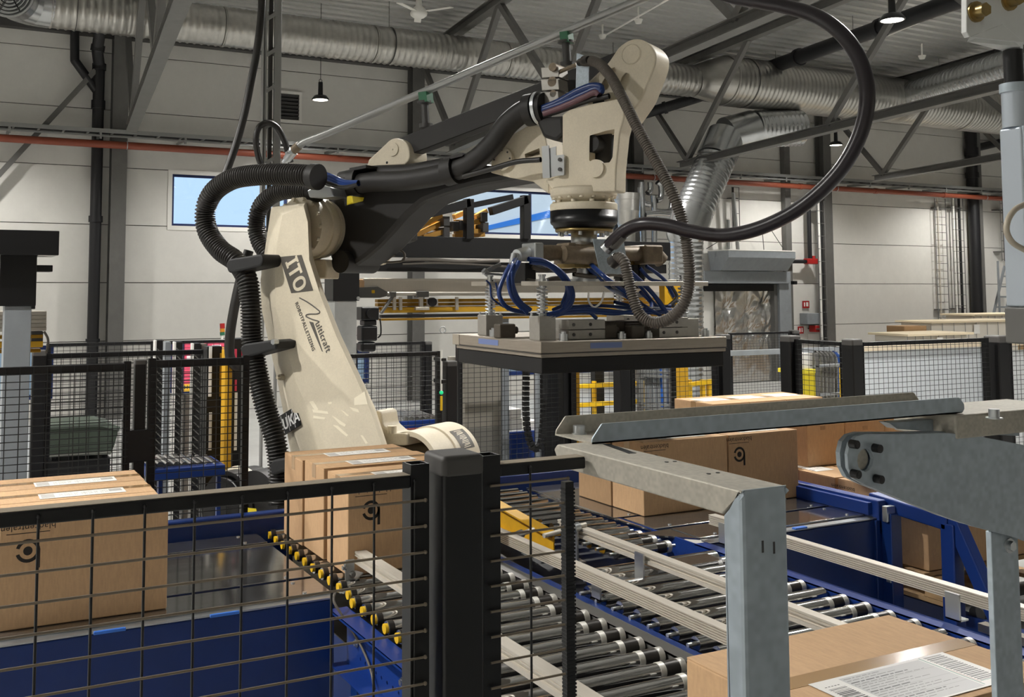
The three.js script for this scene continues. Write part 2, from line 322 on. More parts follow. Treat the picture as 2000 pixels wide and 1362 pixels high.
// ---------- ventilation
const DZ = -18;
{
  const a = onZ(90, 2, DZ), yD = onZ(700, 83, DZ).y, rS = .36, xa = onZ(95, 20, DZ).x, xr0 = onZ(1352, 150, DZ).x, xr1 = onZ(1412, 160, DZ).x, yB = onZ(1500, 168, DZ).y, rB = .585;
  const t = thing('ventilation_duct', 'long spiral-seam galvanised duct running along the top of the back wall', 'duct', V(10, 7, DZ));
  const segs = []; for (let x = xa; x < xr0 - .3; x += 3) segs.push([x, Math.min(x + 3, xr0)]);
  for (const [p, q] of segs) part(t, 'duct_section', duct([V(p, yD, DZ), V(q, yD, DZ)], rS), M.duct);
  for (const [p] of segs.slice(1)) part(t, 'joint_ring', new THREE.TorusGeometry(rS + .004, .014, 6, 40).rotateY(Math.PI / 2).translate(p, yD, DZ), M.duct);
  part(t, 'reducer', rod(V(xr0, yD, DZ), V(xr1, yB, DZ), rS, rB, 40), M.duct, 'cone that widens the duct');
  for (const [p, q] of [[xr1, xr1 + 4.2], [xr1 + 4.2, xr1 + 8.4], [xr1 + 8.4, xr1 + 13]]) part(t, 'duct_section', duct([V(p, yB, DZ), V(q, yB, DZ)], rB), M.duct, 'wide duct section');
  for (const p of [xr1, xr1 + 4.2, xr1 + 8.4]) part(t, 'joint_ring', new THREE.TorusGeometry(rB + .004, .016, 6, 40).rotateY(Math.PI / 2).translate(p, yB, DZ), M.duct);
  for (const [x, y, r] of [[onZ(147, 20, DZ).x, yD, rS], [onZ(760, 60, DZ).x, yD, rS], [onZ(1450, 150, DZ).x, yB, rB], [onZ(1120, 150, DZ).x, yD, rS]]) part(t, 'hanger', [rod(V(x, y, DZ), V(x, ceilY(DZ) + .02, DZ), .006, .006, 6), new THREE.TorusGeometry(r + .012, .008, 5, 40).rotateY(Math.PI / 2).translate(x, y, DZ)], M.steelDark);
  // elbow with a wire guard at the left end
  const c0 = V(xa, yD, DZ), bend = [];
  for (let k = 0; k <= 3; k++) { const A = k / 3 * Math.PI * .42, R = .62; bend.push(V(xa - Math.sin(A) * R, yD, DZ + R - Math.cos(A) * R)); }
  for (let k = 0; k < 3; k++) part(t, 'elbow_segment', rod(bend[k].clone(), bend[k + 1].clone(), rS + .012, rS + .012, 36), M.ductBright);
  const e0 = bend[3], dir = bend[3].clone().sub(bend[2]).normalize(), rings = [];
  const e1 = e0.clone().addScaledVector(dir, .1);
  part(t, 'outlet_collar', rod(e0, e1, rS + .02, rS + .05, 36), M.ductBright);
  const q = new THREE.Quaternion().setFromUnitVectors(V(0, 0, 1), dir);
  for (const r of [.36, .3, .24, .18, .12, .06]) rings.push(new THREE.TorusGeometry(r, .008, 5, 32).applyQuaternion(q).translate(e1.x + dir.x * .02, e1.y, e1.z + dir.z * .02));
  for (let k = 0; k < 3; k++) { const A = k / 3 * Math.PI, u = V(Math.cos(A), Math.sin(A), 0).applyQuaternion(q).multiplyScalar(.37), m = e1.clone().addScaledVector(dir, .02); rings.push(rod(m.clone().add(u), m.clone().sub(u), .007, .007, 5)); }
  part(t, 'wire_guard', rings, M.blackPipe, 'dark wire grille over the outlet');
  // branch that comes out towards the hall at the right
  const b = thing('branch_duct', 'shiny duct branching off the large duct under the roof deck', 'duct', V(24, 7, -15));
  const p0 = V(onZ(1752, 190, DZ).x, yB + .02, DZ + .3), p1 = onX(2080, 98, p0.x + TA * 7);
  const jt = p0.clone().lerp(p1, .05);
  part(b, 'saddle', rod(p0, jt, .5, .42, 32), M.duct);
  part(b, 'duct_section', duct([jt, p1], .4), M.ductBright);
  for (const k of [.24, .6]) { const c = p0.clone().lerp(p1, k); part(b, 'hanger', [rod(c, V(c.x, ceilY(c.z) + .02, c.z), .006, .006, 6)], M.steelDark); }
}
{ // duct that bends down to the floor behind the gripper
  const t = thing('down_duct', 'shiny silver duct bending down from the ceiling behind the gripper', 'duct', onZ(1340, 700, -13.5).setY(0));
  const P = [[1560, 250, 24.6], [1470, 252, 24.2], [1418, 266, 24.0], [1398, 312, 23.7], [1374, 372, 23.4], [1352, 420, 23.1], [1340, 452, 23.0], [1338, 560, 23.0], [1338, 720, 23.0]].map((q) => atD(...q));
  part(t, 'duct_section', duct([P[0], P[1]], .44, .12), M.ductBright);
  const el = [P[1], P[1].clone().lerp(P[2], .6), P[2], P[2].clone().lerp(P[3], .5), P[3]];
  for (let k = 0; k < 4; k++) part(t, 'elbow_segment', rod(el[k], el[k + 1], .46, .46, 32), M.ductBright);
  part(t, 'duct_section', duct([P[3], P[5]], .44, .12), M.ductBright);
  for (const [a, b] of [[5, 6]]) part(t, 'elbow_segment', [rod(P[a], P[b], .46, .46, 32), new THREE.SphereGeometry(.456, 24, 16).translate(P[b].x, P[b].y, P[b].z), new THREE.SphereGeometry(.456, 24, 16).translate(P[a].x, P[a].y, P[a].z)], M.ductBright);
  part(t, 'duct_section', duct([P[6], P[8].clone().setY(0.01)], .385, .12), M.ductBright);
}
// ---------- pipes along the wall
{
  const zO = -20.4, yO = 5.4, t = thing('orange_pipe', 'long orange pipe running along the white back wall', 'pipe', V(15, yO, zO));
  const xs = [X0, -6, 0, 6.4, 13, 18, 21.5, 24.5, 27.5, 31, 40]; for (let k = 0; k + 1 < xs.length; k++) part(t, 'pipe_section', rod(V(xs[k], yO, zO), V(xs[k + 1], yO, zO), .075, .075, 20), M.orange);
  for (const x of xs.slice(1, -1)) part(t, 'pipe_socket', rod(V(x - .06, yO, zO), V(x + .06, yO, zO), .086, .086, 20), M.orange);
  for (let x = 3.25; x < 36; x += 6.55) part(t, 'pipe_clamp', [new THREE.TorusGeometry(.08, .01, 6, 20).rotateY(Math.PI / 2).translate(x, yO, zO), box(x - .012, x + .012, yO - .02, yO + .02, WZ + .02, zO - .07)], M.zinc);
  const c = thing('cable_tray', 'galvanised cable ladder tray running above the orange pipe', 'cable tray', V(15, 5.55, -20.6));
  for (const z of [-20.6, -20.2]) part(c, 'side_rail', box(X0 + .05, 38, 5.6, 5.68, z - .01, z + .01), M.galvTray);
  part(c, 'side_rail', box(X0 + .05, 38, 5.52, 5.55, -20.21, -20.19), M.galvTray);
  for (let x = -2; x < 34; x += .45) part(c, 'rung', box(x - .02, x + .02, 5.6, 5.62, -20.59, -20.21), M.galvTray);
  for (let x = -2.2; x < 34; x += 1.64) part(c, 'bracket', [box(x - .02, x + .02, 5.48, 5.6, -20.22, -20.18), box(x - .02, x + .02, 5.53, 5.6, WZ, -20.2)], M.galvTray);
  part(c, 'cable', [0, 1, 2].map((k) => rod(V(X0 + .1, 5.642, -20.53 + k * .08), V(37.9, 5.642, -20.53 + k * .08), .022, .022, 8)), M.blackRub);
}
function drain(name, label, pts, r, sockets, extra) {
  const t = thing(name, label, 'pipe', pts[0].clone());
  for (let k = 0; k + 1 < pts.length; k++) part(t, 'pipe_section', [rod(pts[k], pts[k + 1], r, r, 20), ...(k ? [new THREE.SphereGeometry(r, 16, 12).translate(pts[k].x, pts[k].y, pts[k].z)] : [])], M.blackPipe);
  for (const [a, b] of sockets) part(t, 'pipe_socket', rod(a, b, r * 1.22, r * 1.22, 20), M.blackPipe);
  if (extra) extra(t); return t;
}
{
  const z = -20.78, x = onZ(185, 500, z).x, Y = (py) => onZ(185, py, z).y, r = .112;
  drain('drain_pipe', 'thick black drain pipe with a Y branch on the wall beside the left column', [V(x, .02, z), V(x, Y(128), z), onZ(190, 98, z + .25), onZ(196, 55, z + .5), onZ(200, 20, z + .8)], r, [[V(x, Y(434), z), V(x, Y(422), z)], [V(x, Y(668), z), V(x, Y(662), z)], [V(x, Y(212), z), V(x, Y(196), z)], [onZ(190, 100, z + .25), onZ(192, 88, z + .27)], [V(x, Y(136), z), V(x, Y(124), z)]],
    (t) => { const b = [V(x, Y(182), z), onZ(146, 118, z), onZ(146, 20, z)]; for (let k = 0; k < 2; k++) part(t, 'branch_pipe', [rod(b[k], b[k + 1], .088, .088, 18), new THREE.SphereGeometry(.088, 14, 10).translate(b[1].x, b[1].y, b[1].z)], M.blackPipe); });
  const z2 = -20.78, x2 = onZ(1905, 500, z2).x, Y2 = (py) => onZ(1905, py, z2).y;
  drain('drain_pipe', 'wide black drain pipe on the far end of the wall under the duct', [V(x2, .02, z2), V(x2, Y2(290), z2), V(x2, Y2(255), z2)], .17, [[V(x2, Y2(305), z2), V(x2, Y2(290), z2)], [V(x2, Y2(348), z2), V(x2, Y2(338), z2)]], (t) => part(t, 'branch_pipe', rod(V(x2, Y2(292), z2), onZ(1990, 270, z2), .12, .12, 18), M.blackPipe));
  // roof drain under the deck, coming towards the camera
  const a = onY(1490, 137, 7.94), b = onY(1905, -12, 7.94);
  drain('roof_drain_pipe', 'thick black pipe slung under the roof deck above the big black hose', [a, b], .17, [[a.clone().lerp(b, .21), a.clone().lerp(b, .225)], [a.clone().lerp(b, .62), a.clone().lerp(b, .635)]], (t) => { for (const k of [.08, .5, .9]) { const c = a.clone().lerp(b, k); part(t, 'hanger', rod(c, V(c.x, ceilY(c.z) + .03, c.z), .006, .006, 6), M.steelDark); } });
  const c0 = atD(1228, 232, 25.4), c1 = atD(1352, 194, 24.9);
  drain('roof_drain_pipe', 'thin black pipe sloping up behind the robot wrist to the silver duct', [c0, c1, atD(1420, 172, 24.8)], .13, [[c0.clone().lerp(c1, .55), c0.clone().lerp(c1, .6)]]);
  drain('drain_pipe', 'black upright pipe on the wall behind the robot wrist', [V(onZ(1230, 400, -20.8).x - .35, .02, -20.8), V(onZ(1230, 400, -20.8).x - .35, onZ(1234, 225, -20.8).y, -20.8)], .15, []);
}
// ---------- lamps: round high-bay lamps on short cables; the hall has a regular grid of them
function lamp(x, z, label, group, y = 6.35) {
  const cd = z < -15 ? LAMP_CD * .5 : LAMP_CD;      // the row along the wall runs dimmed
  const t = thing('high_bay_lamp', label, 'lamp', V(x, y - .06, z), group);
  part(t, 'lens', new THREE.CylinderGeometry(.15, .15, .012, 32).translate(x, y - .05, z), M.lampGlow, 'glowing white lens');
  part(t, 'rim', new THREE.LatheGeometry([[.15, -.058], [.17, -.058], [.175, -.04], [.12, .03], [.05, .05], [.0, .05]].map((p) => new THREE.Vector2(...p)), 32).translate(x, y, z), M.blackSatin);
  part(t, 'driver', [new THREE.CylinderGeometry(.045, .05, .26, 18).translate(x, y + .17, z), new THREE.TorusGeometry(.03, .006, 6, 16).translate(x, y + .33, z)], M.blackSatin);
  part(t, 'cable', rod(V(x, y + .35, z), V(x, ceilY(z) - .03, z), .006, .006, 6), M.blackRub);
  const s = new THREE.SpotLight(LAMP_COLOR, cd, 0, 1.28, .35, 2); s.position.set(x, y - .075, z); s.target.position.set(x, 0, z); s.castShadow = true; s.shadow.radius = 7; s.shadow.mapSize.set(512, 512); s.name = 'lamp_light';
  scene.add(s, s.target); return t;
}
M.lampGlow = std('#ffffff', .4, 0, { emissive: '#fff3e0', emissiveIntensity: 9 });
lamp(6.65, -18.57, 'glowing high-bay lamp hanging by the wall vent below the long duct', null);
lamp(20.91, -18.6, 'glowing high-bay lamp beyond the loop of the big black hose', null);
lamp(28.05, -18.6, 'small glowing lamp under the far end of the wide duct', null);
lamp(11.75, -9.42, 'bright glowing high-bay lamp in front of the black roof pipe', null);
for (const [x, z] of [[13.8, -18.6], [-.5, -18.6], [-7.6, -18.6], [35.2, -18.6], [-2.4, -9.42], [4.65, -9.42], [18.9, -9.42], [26, -9.42], [33, -9.42], [-9.5, -9.42], [-2.4, -4.8], [7.6, -4.8], [-9.5, -4.8], [-7.6, -.25], [20.9, -.25], [28, -.25], [-9.5, 6.8], [18.9, 6.8]]) lamp(x, z, 'round high-bay lamp of the hall on a short cable, outside the picture', 'high-bay lamps of the hall');
// ceiling fan
{
  const c = onY(818, 24, 7.6), t = thing('ceiling_fan', 'white three-blade ceiling fan under the roof deck', 'fan', c);
  part(t, 'motor', [new THREE.LatheGeometry([[0, -.1], [.1, -.1], [.15, -.06], [.16, -.02], [.12, .06], [.06, .12], [.05, .3], [0, .3]].map((p) => new THREE.Vector2(...p)), 24).translate(c.x, c.y, c.z)], M.white);
  part(t, 'down_rod', rod(c.clone().setY(c.y + .28), c.clone().setY(ceilY(c.z) + .02), .015, .015, 8), M.white);
  for (const px of [[764, 3], [907, 15], [815, 48]]) { const e = onY(px[0], px[1], c.y - .04), d = e.clone().sub(c).setY(0).setLength(.68); part(t, 'blade', beam(c.clone().addScaledVector(d, .18 / .68), c.clone().add(d), .13, .012, V(0, 1, .25)), M.white); }
}
// wall vent with louvres
{
  const a = onZ(548, 178, WZ), b = onZ(587, 242, WZ), t = thing('wall_vent', 'square wall vent with dark louvres behind the cable ladder', 'vent', V((a.x + b.x) / 2, b.y, WZ));
  const x0 = a.x - .25, x1 = b.x, y0 = b.y, y1 = a.y, f = .06;
  for (const g of [box(x0, x1, y0, y0 + f, WZ, WZ + .08), box(x0, x1, y1 - f, y1, WZ, WZ + .08), box(x0, x0 + f, y0 + f, y1 - f, WZ, WZ + .08), box(x1 - f, x1, y0 + f, y1 - f, WZ, WZ + .08)]) part(t, 'frame', g, M.white);
  part(t, 'backing', box(x0 + f, x1 - f, y0 + f, y1 - f, WZ + .001, WZ + .006), M.black);
  for (let k = 0; k < 7; k++) { const y = y0 + f + (k + .5) * (y1 - y0 - 2 * f) / 7; part(t, 'louvre', beam(V(x0 + f, y, WZ + .045), V(x1 - f, y, WZ + .045), .012, .075, V(0, .7, .7)), M.steelDark); }
}
// smoke detectors and wiring under the deck
for (const [px, py, lab] of [[1247, 42, 'small white smoke detector under the deck right of the robot pipe'], [1177, 72, 'small white junction box under the deck at the end of a white conduit'], [1801, 112, 'white sensor hanging from the deck by the branch duct']]) { const c = onY(px, py, 8.05); c.y = ceilY(c.z) - .02; const q = onZ(px, py, c.z); solo('smoke_detector', [new THREE.CylinderGeometry(.09, .06, .08, 20).translate(q.x, Math.min(q.y, c.y), q.z), rod(V(q.x, Math.min(q.y, c.y), q.z), V(q.x, ceilY(q.z) + .02, q.z), .02, .02, 8)], M.white, lab, 'detector'); }
{ const a = onY(1180, 70, 8.1), b = onY(1310, -4, 8.1); solo('conduit', rod(a, b, .02, .02, 8), M.white, 'thin white conduit under the roof deck behind the robot', 'conduit'); const c = onY(1735, 86, 8.15), d = onY(1890, 30, 8.15); c.y = ceilY(c.z) - .02; d.y = ceilY(d.z) - .02; solo('conduit', rod(c, d, .018, .018, 8), M.white, 'thin pale conduit under the deck beside the branch duct', 'conduit'); }
// ---------- conveyors
const HC = 1.4;                                   // top of the rollers
const place = (parent, name, geo, mat, x, y, z, label) => { const off = originOf(parent) || V(0, 0, 0), m = new THREE.Mesh(geo, mat); m.name = name; m.position.set(x - off.x, y - off.y, z - off.z); m.castShadow = m.receiveShadow = true; if (label) m.userData.label = label; parent.add(m); return m; };
const alongX = (r, L, n = 24, r2 = r) => new THREE.CylinderGeometry(r2, r, L, n).rotateZ(Math.PI / 2);
const uvd = (g) => { metreUV(g); return g; };
// aluminium guide rail with ribs on one side; runs along z
function guideRail(label, x, y, z0, z1, side, brackets, slot = false, w = .042, h = .046) {
  const t = thing('guide_rail', label, 'guide rail', V(x, y - h, (z0 + z1) / 2));
  const n = slot ? 1 : 5, pts = [[0, 0], [w, 0], [w, -h], [0, -h]];
  const gw = slot ? h * .3 : h / (2 * n + 1), face = [];
  if (slot) face.push([0, -h], [0, -h + h * .3], [.012, -h + h * .3], [.012, -h + h * .62], [0, -h + h * .62], [0, -h + h * .72], [.004, -h + h * .72], [.004, -h + h * .82], [0, -h + h * .82]);
  else for (let k = 0; k < n; k++) { const b = -h + gw + 2 * gw * k; if (k === 0) face.push([0, -h]); face.push([0, b], [.006, b], [.006, b + gw], [0, b + gw]); }
  const poly = [[0, 0], ...(slot ? [] : []), [w, 0], [w, -h], ...face];
  const g = ext(poly.map(([a, b]) => [side * a, b]), 0, z1 - z0).translate(x, y, z0);
  part(t, 'profile', g, M.aluDull);
  for (const [bz, by, ox] of brackets) {
    const bx = x + side * (w + .004 + (ox || 0));
    part(t, 'bracket', [box(bx - .004, bx + .004, by, y - .004, bz - .028, bz + .028), box(bx - .004, bx + side * .045, by, by + .006, bz - .028, bz + .028)], M.zinc, 'bent zinc bracket');
    part(t, 'bolt', [...hexBolt(V(bx + side * .004, y - .025, bz), V(side, 0, 0), .009, .008), ...hexBolt(V(bx + side * .025, by + .006, bz), V(0, 1, 0), .008, .008)], M.chrome);
  }
  return t;
}
const rollGeo = new Map();
function roller(t, x0, x1, z, r, opt = {}) {
  const L = x1 - x0, key = L.toFixed(3) + r + (opt.far ? 'f' : ''); if (!rollGeo.has(key)) rollGeo.set(key, [uvd(alongX(r, L, 28)), uvd(alongX(r + .0015, .022, 28)), uvd(alongX(r + .001, .055, 28)), uvd(alongX(r * .72, .012, 24)), uvd(alongX(.008, .04, 10)), uvd(alongX(r + .0012, opt.far ? .1 : .16, 28))]);
  const [g0, g1, g2, g3, g4, g5] = rollGeo.get(key), y = HC - r, c = place(t, 'roller', g0, M.roller, (x0 + x1) / 2, y, z);
  c.rotation.x = rnd(0, 6);
  const sub = (n, g, m, dx) => { const q = new THREE.Mesh(g, m); q.name = n; q.position.x = dx; q.castShadow = q.receiveShadow = true; c.add(q); return q; };
  if (opt.bands) { sub('end_ring', g1, M.rollerCap, L / 2 - .011); sub('belt_groove', g2, M.rollerRubber, L / 2 - .052); sub('end_ring', g1, M.rollerCap, L / 2 - .092); }
  if (opt.sleeve) { sub('end_ring', g1, M.rollerCap, L / 2 - .013); sub('sleeve', g2, M.rollerRubber, L / 2 - .06); }
  if (opt.cap) { sub('end_cap', g3, M.yellowCap, -L / 2 - .004); sub('end_ring', g1, M.rollerRubber, -L / 2 + .013); }
  if (!opt.cap) sub('axle', g4, M.zinc, -L / 2 - .015); sub('axle', g4, M.zinc, L / 2 + .015);
  return c;
}
const PITCHR = .107;
{ // conveyor that carries the three boxes past the robot
  const t = thing('roller_conveyor', 'roller conveyor with dark sleeves between the front fence and the three boxes', 'conveyor', V(1.82, 0, -3));
  for (let k = 0; k < 39; k++) { const z = -1.02 - k * PITCHR; roller(t, z > -3.7 ? 1.475 : 1.5, 2.19, z, .025, { bands: 1, cap: 1 }); }
  // near side channel with punched web
  const web = [[-3.73, HC - .255], [-.7, HC - .255], [-.7, HC - .05], [-3.73, HC - .05]], holes = [];
  for (let z = -3.6; z < -.75; z += .05) { holes.push(circleHole(z, HC - .095, .006)); holes.push(circleHole(z + .012, HC - .2, .0075)); }
  const g = ext(web, -.004, 0, 0, holes, 4).rotateY(-Math.PI / 2).translate(1.462, 0, 0);
  part(t, 'side_channel', [g, box(1.395, 1.466, HC - .054, HC - .049, -3.74, -.7), box(1.395, 1.466, HC - .26, HC - .255, -3.74, -.7), box(1.395, 1.399, HC - .062, HC - .05, -3.74, -.7)], M.blue, 'blue punched steel channel');
  part(t, 'side_channel', [box(2.2, 2.205, HC - .16, HC - .012, -5.2, -.7), box(2.2, 2.262, HC - .017, HC - .012, -5.2, -.7)], M.steelGrey, 'grey steel channel');
  for (const z of [-3.5, -2.2, -1.0]) for (const x of [1.43, 2.22]) part(t, 'leg', box(x - .03, x + .03, 0, HC - .26, z - .03, z + .03), M.blueDeep);
  for (const z of [-3.5, -2.2, -1]) part(t, 'cross_brace', box(1.46, 2.2, HC - .3, HC - .26, z - .02, z + .02), M.blueDeep);
  part(t, 'under_guard', box(1.47, 2.2, HC - .2, HC - .195, -5.2, -.7), M.black, 'black guard plate under the rollers');
  for (const z of [-3.62, -3.2, -2.62]) part(t, 'bolt', hexBolt(V(1.458, HC - .15, z), V(-1, 0, 0), .011, .01), M.zinc);
  part(t, 'sensor_cable', hose([onY(655, 1155, HC + .02), onY(652, 1175, HC), V(1.42, HC - .07, -3.62), V(1.45, HC - .14, -3.55), V(1.452, HC - .2, -3.46), V(1.44, HC - .24, -3.4)], .005, 30, 8), M.hoseGrey, 'thin grey sensor cable');
}
{ // photo sensor on a bracket beside the guide rail end
  const p = onX(683, 1108, 1.545), t = thing('photo_sensor', 'small sensor on a bent zinc bracket at the end of the guide rail', 'sensor', p);
  part(t, 'bracket', [rbox(p.x - .02, p.x + .02, HC - .05, p.y + .03, p.z - .003, p.z + .003, .001), beam(p.clone().add(V(-.05, -.09, .02)), p.clone().add(V(.05, -.03, -.02)), .05, .004)], M.zinc);
  part(t, 'sensor_body', rbox(p.x - .01, p.x + .04, p.y - .1, p.y - .05, p.z - .02, p.z + .02, .006), M.black);
  part(t, 'bolt', [...hexBolt(V(p.x - .02, p.y, p.z), V(-1, 0, 0), .01, .012), ...hexBolt(V(p.x + .01, p.y - .03, p.z + .004), V(0, 0, 1), .01, .01)], M.chrome);
}
guideRail('ribbed aluminium guide rail with a sensor bracket left of the roller conveyor', 1.583, HC + .1, -4.06, -.9, 1, [], true, .05, .05);
guideRail('ribbed aluminium guide rail standing between the two roller conveyors', 2.29, HC + .1, -4.75, -.8, 1, [[-4.4, HC - .03, -.03], [-3.3, HC - .02], [-1.9, HC - .02]]);
guideRail('slotted aluminium guide rail across the middle of the wide roller conveyor', 2.655, HC + .1, -4.06, -1.2, 1, [[-3.9, HC - .06, -.06], [-3.42, HC - .06, -.062], [-2.2, HC - .02, -.06]], true);
guideRail('ribbed aluminium guide rail at the foot of the blue transfer frame', 3.365, HC + .1, -3.82, -1.2, 1, [[-3.66, HC, -.1], [-2.48, HC, -.1]]);
{ // wide conveyor on the right
  const t = thing('roller_conveyor', 'wide roller conveyor of bright steel rollers next to the blue transfer frame', 'conveyor', V(2.8, 0, -3));
  for (let k = 0; k < 23; k++) { const z = -1.05 - k * PITCHR; roller(t, 2.365, 3.2, z, .025, { bands: k % 5 !== 3, sleeve: 0 }); }
  for (let k = 0; k < 15; k++) { const z = -3.83 - k * PITCHR; roller(t, 2.82, 3.13, z, .026, { sleeve: k < 3 }); }
  roller(t, 2.52, 3.2, -3.6, .042, {}); roller(t, 2.55, 3.2, -3.5, .03, {});
  part(t, 'cover_plate', [rbox(2.75, 3.12, HC - .05, HC + .006, -3.56, -3.44, .002)], M.steelPlate, 'shiny bent cover plate');
  part(t, 'side_channel', [box(3.215, 3.222, HC - .17, HC - .005, -5.2, -.7), box(3.215, 3.285, HC - .012, HC - .006, -3.75, -.7)], M.blue, 'blue side channel');
  part(t, 'side_channel', [box(2.33, 2.336, HC - .2, HC - .03, -5.2, -.7), box(2.27, 2.336, HC - .035, HC - .03, -5.2, -.7), box(2.27, 2.276, HC - .2, HC - .03, -5.2, -.7)], M.blueDeep, 'dark blue side channel');
  part(t, 'under_guard', box(2.337, 3.214, HC - .18, HC - .175, -5.2, -.7), M.black, 'black guard plate under the rollers');
  for (const z of [-4.8, -3.2, -1.4]) for (const x of [2.31, 3.24]) part(t, 'leg', box(x - .03, x + .03, 0, HC - .19, z - .03, z + .03), M.blueDeep);
  for (const z of [-4.8, -3.2, -1.4]) part(t, 'cross_brace', box(2.33, 3.22, HC - .26, HC - .2, z - .02, z + .02), M.blueDeep);
}
{ // yellow beam beside the first rollers
  const a = onY(965, 980, HC + .02), b = onY(1082, 1046, HC + .02), t = thing('yellow_beam', 'yellow painted steel beam beside the far rollers', 'beam', a.clone().setY(HC - .12));
  part(t, 'top_flange', beam(a, b, .07, .008, V(0, 1, 0)), M.yellow);
  const d = V(0, -.06, 0); part(t, 'web', beam(a.clone().add(d), b.clone().add(d), .006, .11, V(0, 1, 0)), M.yellow);
  part(t, 'bottom_flange', beam(a.clone().add(V(0, -.118, 0)), b.clone().add(V(0, -.118, 0)), .07, .008, V(0, 1, 0)), M.yellow);
  const s = thing('stop_rod', 'pair of grey threaded stop rods beside the yellow beam', 'rod', onX(1080, 1045, 2.45));
  const p = onX(1062, 1047, 2.45); part(s, 'rod', rod(p, p.clone().add(V(.24, .02, -.02)), .011, .011, 12), M.aluDull); part(s, 'nut', rod(p.clone().add(V(.17, .012, -.014)), p.clone().add(V(.2, .016, -.017)), .022, .022, 6), M.zinc);
  const q = onX(1010, 1046, 2.36); part(s, 'rod', rod(q, q.clone().add(V(.1, .01, -.02)), .011, .011, 12), M.aluDull); part(s, 'nut', rod(q.clone().add(V(.0, 0, 0)), q.clone().add(V(.03, .003, -.006)), .02, .02, 6), M.zinc);
}
// ---------- transfer tables: blue frames with bright steel plates
function plates(t, list, y = HC) { for (const [x0, x1, z0, z1] of list) { part(t, 'steel_plate', rbox(x0, x1, y - .012, y, z0, z1, .002), M.steelPlate); for (const [x, z] of [[x0 + .12, z1 - .03], [x1 - .1, z1 - .03], [x1 - .1, z0 + .03]]) part(t, 'screw', new THREE.CylinderGeometry(.008, .009, .004, 14).translate(x, y + .002, z), M.zinc); } }
{
  const t = thing('transfer_table', 'blue transfer table with steel plates carrying the boxes behind the mesh fence', 'conveyor', V(.6, 0, -4.3));
  part(t, 'front_panel', rbox(-.9, 1.42, .55, HC - .018, -3.785, -3.755, .006), M.blueDeep, 'dark blue front panel');
  part(t, 'edge_trim', box(-.9, 1.42, HC - .016, HC - .01, -3.8, -3.753), M.zinc);
  for (const x of [.52, .93]) part(t, 'wear_strip', rbox(x, x + .11, HC - .02, HC - .008, -3.76, -3.748, .003), std('#3f78d8', .3), 'light blue plastic strip');
  plates(t, [[-.9, 1.42, -4.0, -3.795], [-.9, 1.42, -4.62, -4.03], [-.9, 1.42, -4.83, -4.65]]);
  part(t, 'back_guide', [rbox(-.9, 1.62, HC - .2, HC + .085, -4.93, -4.87, .008)], M.blueDeep, 'dark blue back guide');
  for (const x of [-.8, .3, 1.34]) for (const z of [-3.83, -4.9]) part(t, 'leg', box(x - .04, x + .04, 0, HC - .2, z - .04, z + .04), M.blueDeep);
}
{
  const t = thing('transfer_table', 'blue transfer table with brown-toned steel plates right of the wide rollers', 'conveyor', V(3.9, 0, -4.3));
  plates(t, [[3.3, 4.42, -4.02, -3.81], [3.22, 4.42, -4.3, -4.05], [3.18, 4.42, -5.2, -4.33]]);
  part(t, 'plate', [prism([V(3.08, HC - .004, -4.02), V(3.3, HC - .004, -3.81), V(3.3, HC - .004, -4.02)], V(0, -.008, 0)), prism([V(3.14, HC - .004, -5.0), V(3.2, HC - .004, -4.05), V(3.22, HC - .004, -5.0)], V(0, -.008, 0))], M.steelPlate);
  part(t, 'front_panel', rbox(3.3, 4.44, .5, HC - .02, -3.785, -3.755, .006), M.blueDeep, 'dark blue front panel');
  part(t, 'edge_trim', box(3.3, 4.44, HC - .016, HC - .01, -3.8, -3.753), M.zinc);
  part(t, 'wear_strip', rbox(3.86, 3.94, HC - .012, HC - .002, -3.775, -3.748, .003), std('#3f78d8', .3));
  part(t, 'side_guide', [rbox(4.44, 4.5, HC - .1, HC + .08, -5.2, -3.74, .008), rbox(4.41, 4.45, HC, HC + .065, -5.2, -3.78, .004)], M.blue, 'blue side guide');
  part(t, 'post', rbox(4.46, 4.54, 0, HC + .02, -3.76, -3.68, .006), M.blueDeep);
  part(t, 'panel_return', rbox(4.42, 4.47, .5, HC - .02, -3.785, -3.74, .004), M.blueDeep);
  part(t, 'back_guide', rbox(2.2, 4.5, HC - .16, HC + .06, -5.36, -5.29, .008), M.blueDeep);
  const h = onZ(1738, 1000, -3.7); part(t, 'lid_hinge', [rbox(h.x - .035, h.x + .03, h.y - .05, h.y + .03, -3.72, -3.69, .003), rod(V(h.x + .0, h.y - .05, -3.7), V(h.x + .005, h.y - .3, -3.7), .004, .004, 8), rbox(h.x - .02, h.x + .03, h.y - .36, h.y - .29, -3.72, -3.69, .003)], M.zinc);
}
{ // braced blue stand in front of the pallet
  const t = thing('blue_stand', 'blue square-tube stand with a diagonal brace in front of the pallet', 'frame', V(4.6, 0, -3.3));
  const X = 4.55, a = onX(1705, 975, X), b = onX(1858, 1022, X), u = V(0, 1, 0);
  part(t, 'top_rail', beam(a, b, .075, .075, u, .008), M.blue);
  part(t, 'post', beam(V(X, 0, b.z), b, .075, .075, V(1, 0, 0), .008), M.blue);
  part(t, 'brace', beam(onX(1862, 1010, X + .01), onX(1985, 1290, X + .01), .07, .07, V(1, 0, 0), .008), M.blue, 'slanting blue brace');
  const c = onX(1985, 1290, X + .01); part(t, 'foot_rail', [beam(V(X, .3, b.z), V(X, .3, c.z + .1), .07, .07, u, .008), beam(V(X, 0, c.z + .06), V(X, .34, c.z + .06), .07, .07, V(1, 0, 0), .008), beam(V(X, .34, c.z + .06), c, .06, .06, V(1, 0, 0), .008)], M.blue);
}
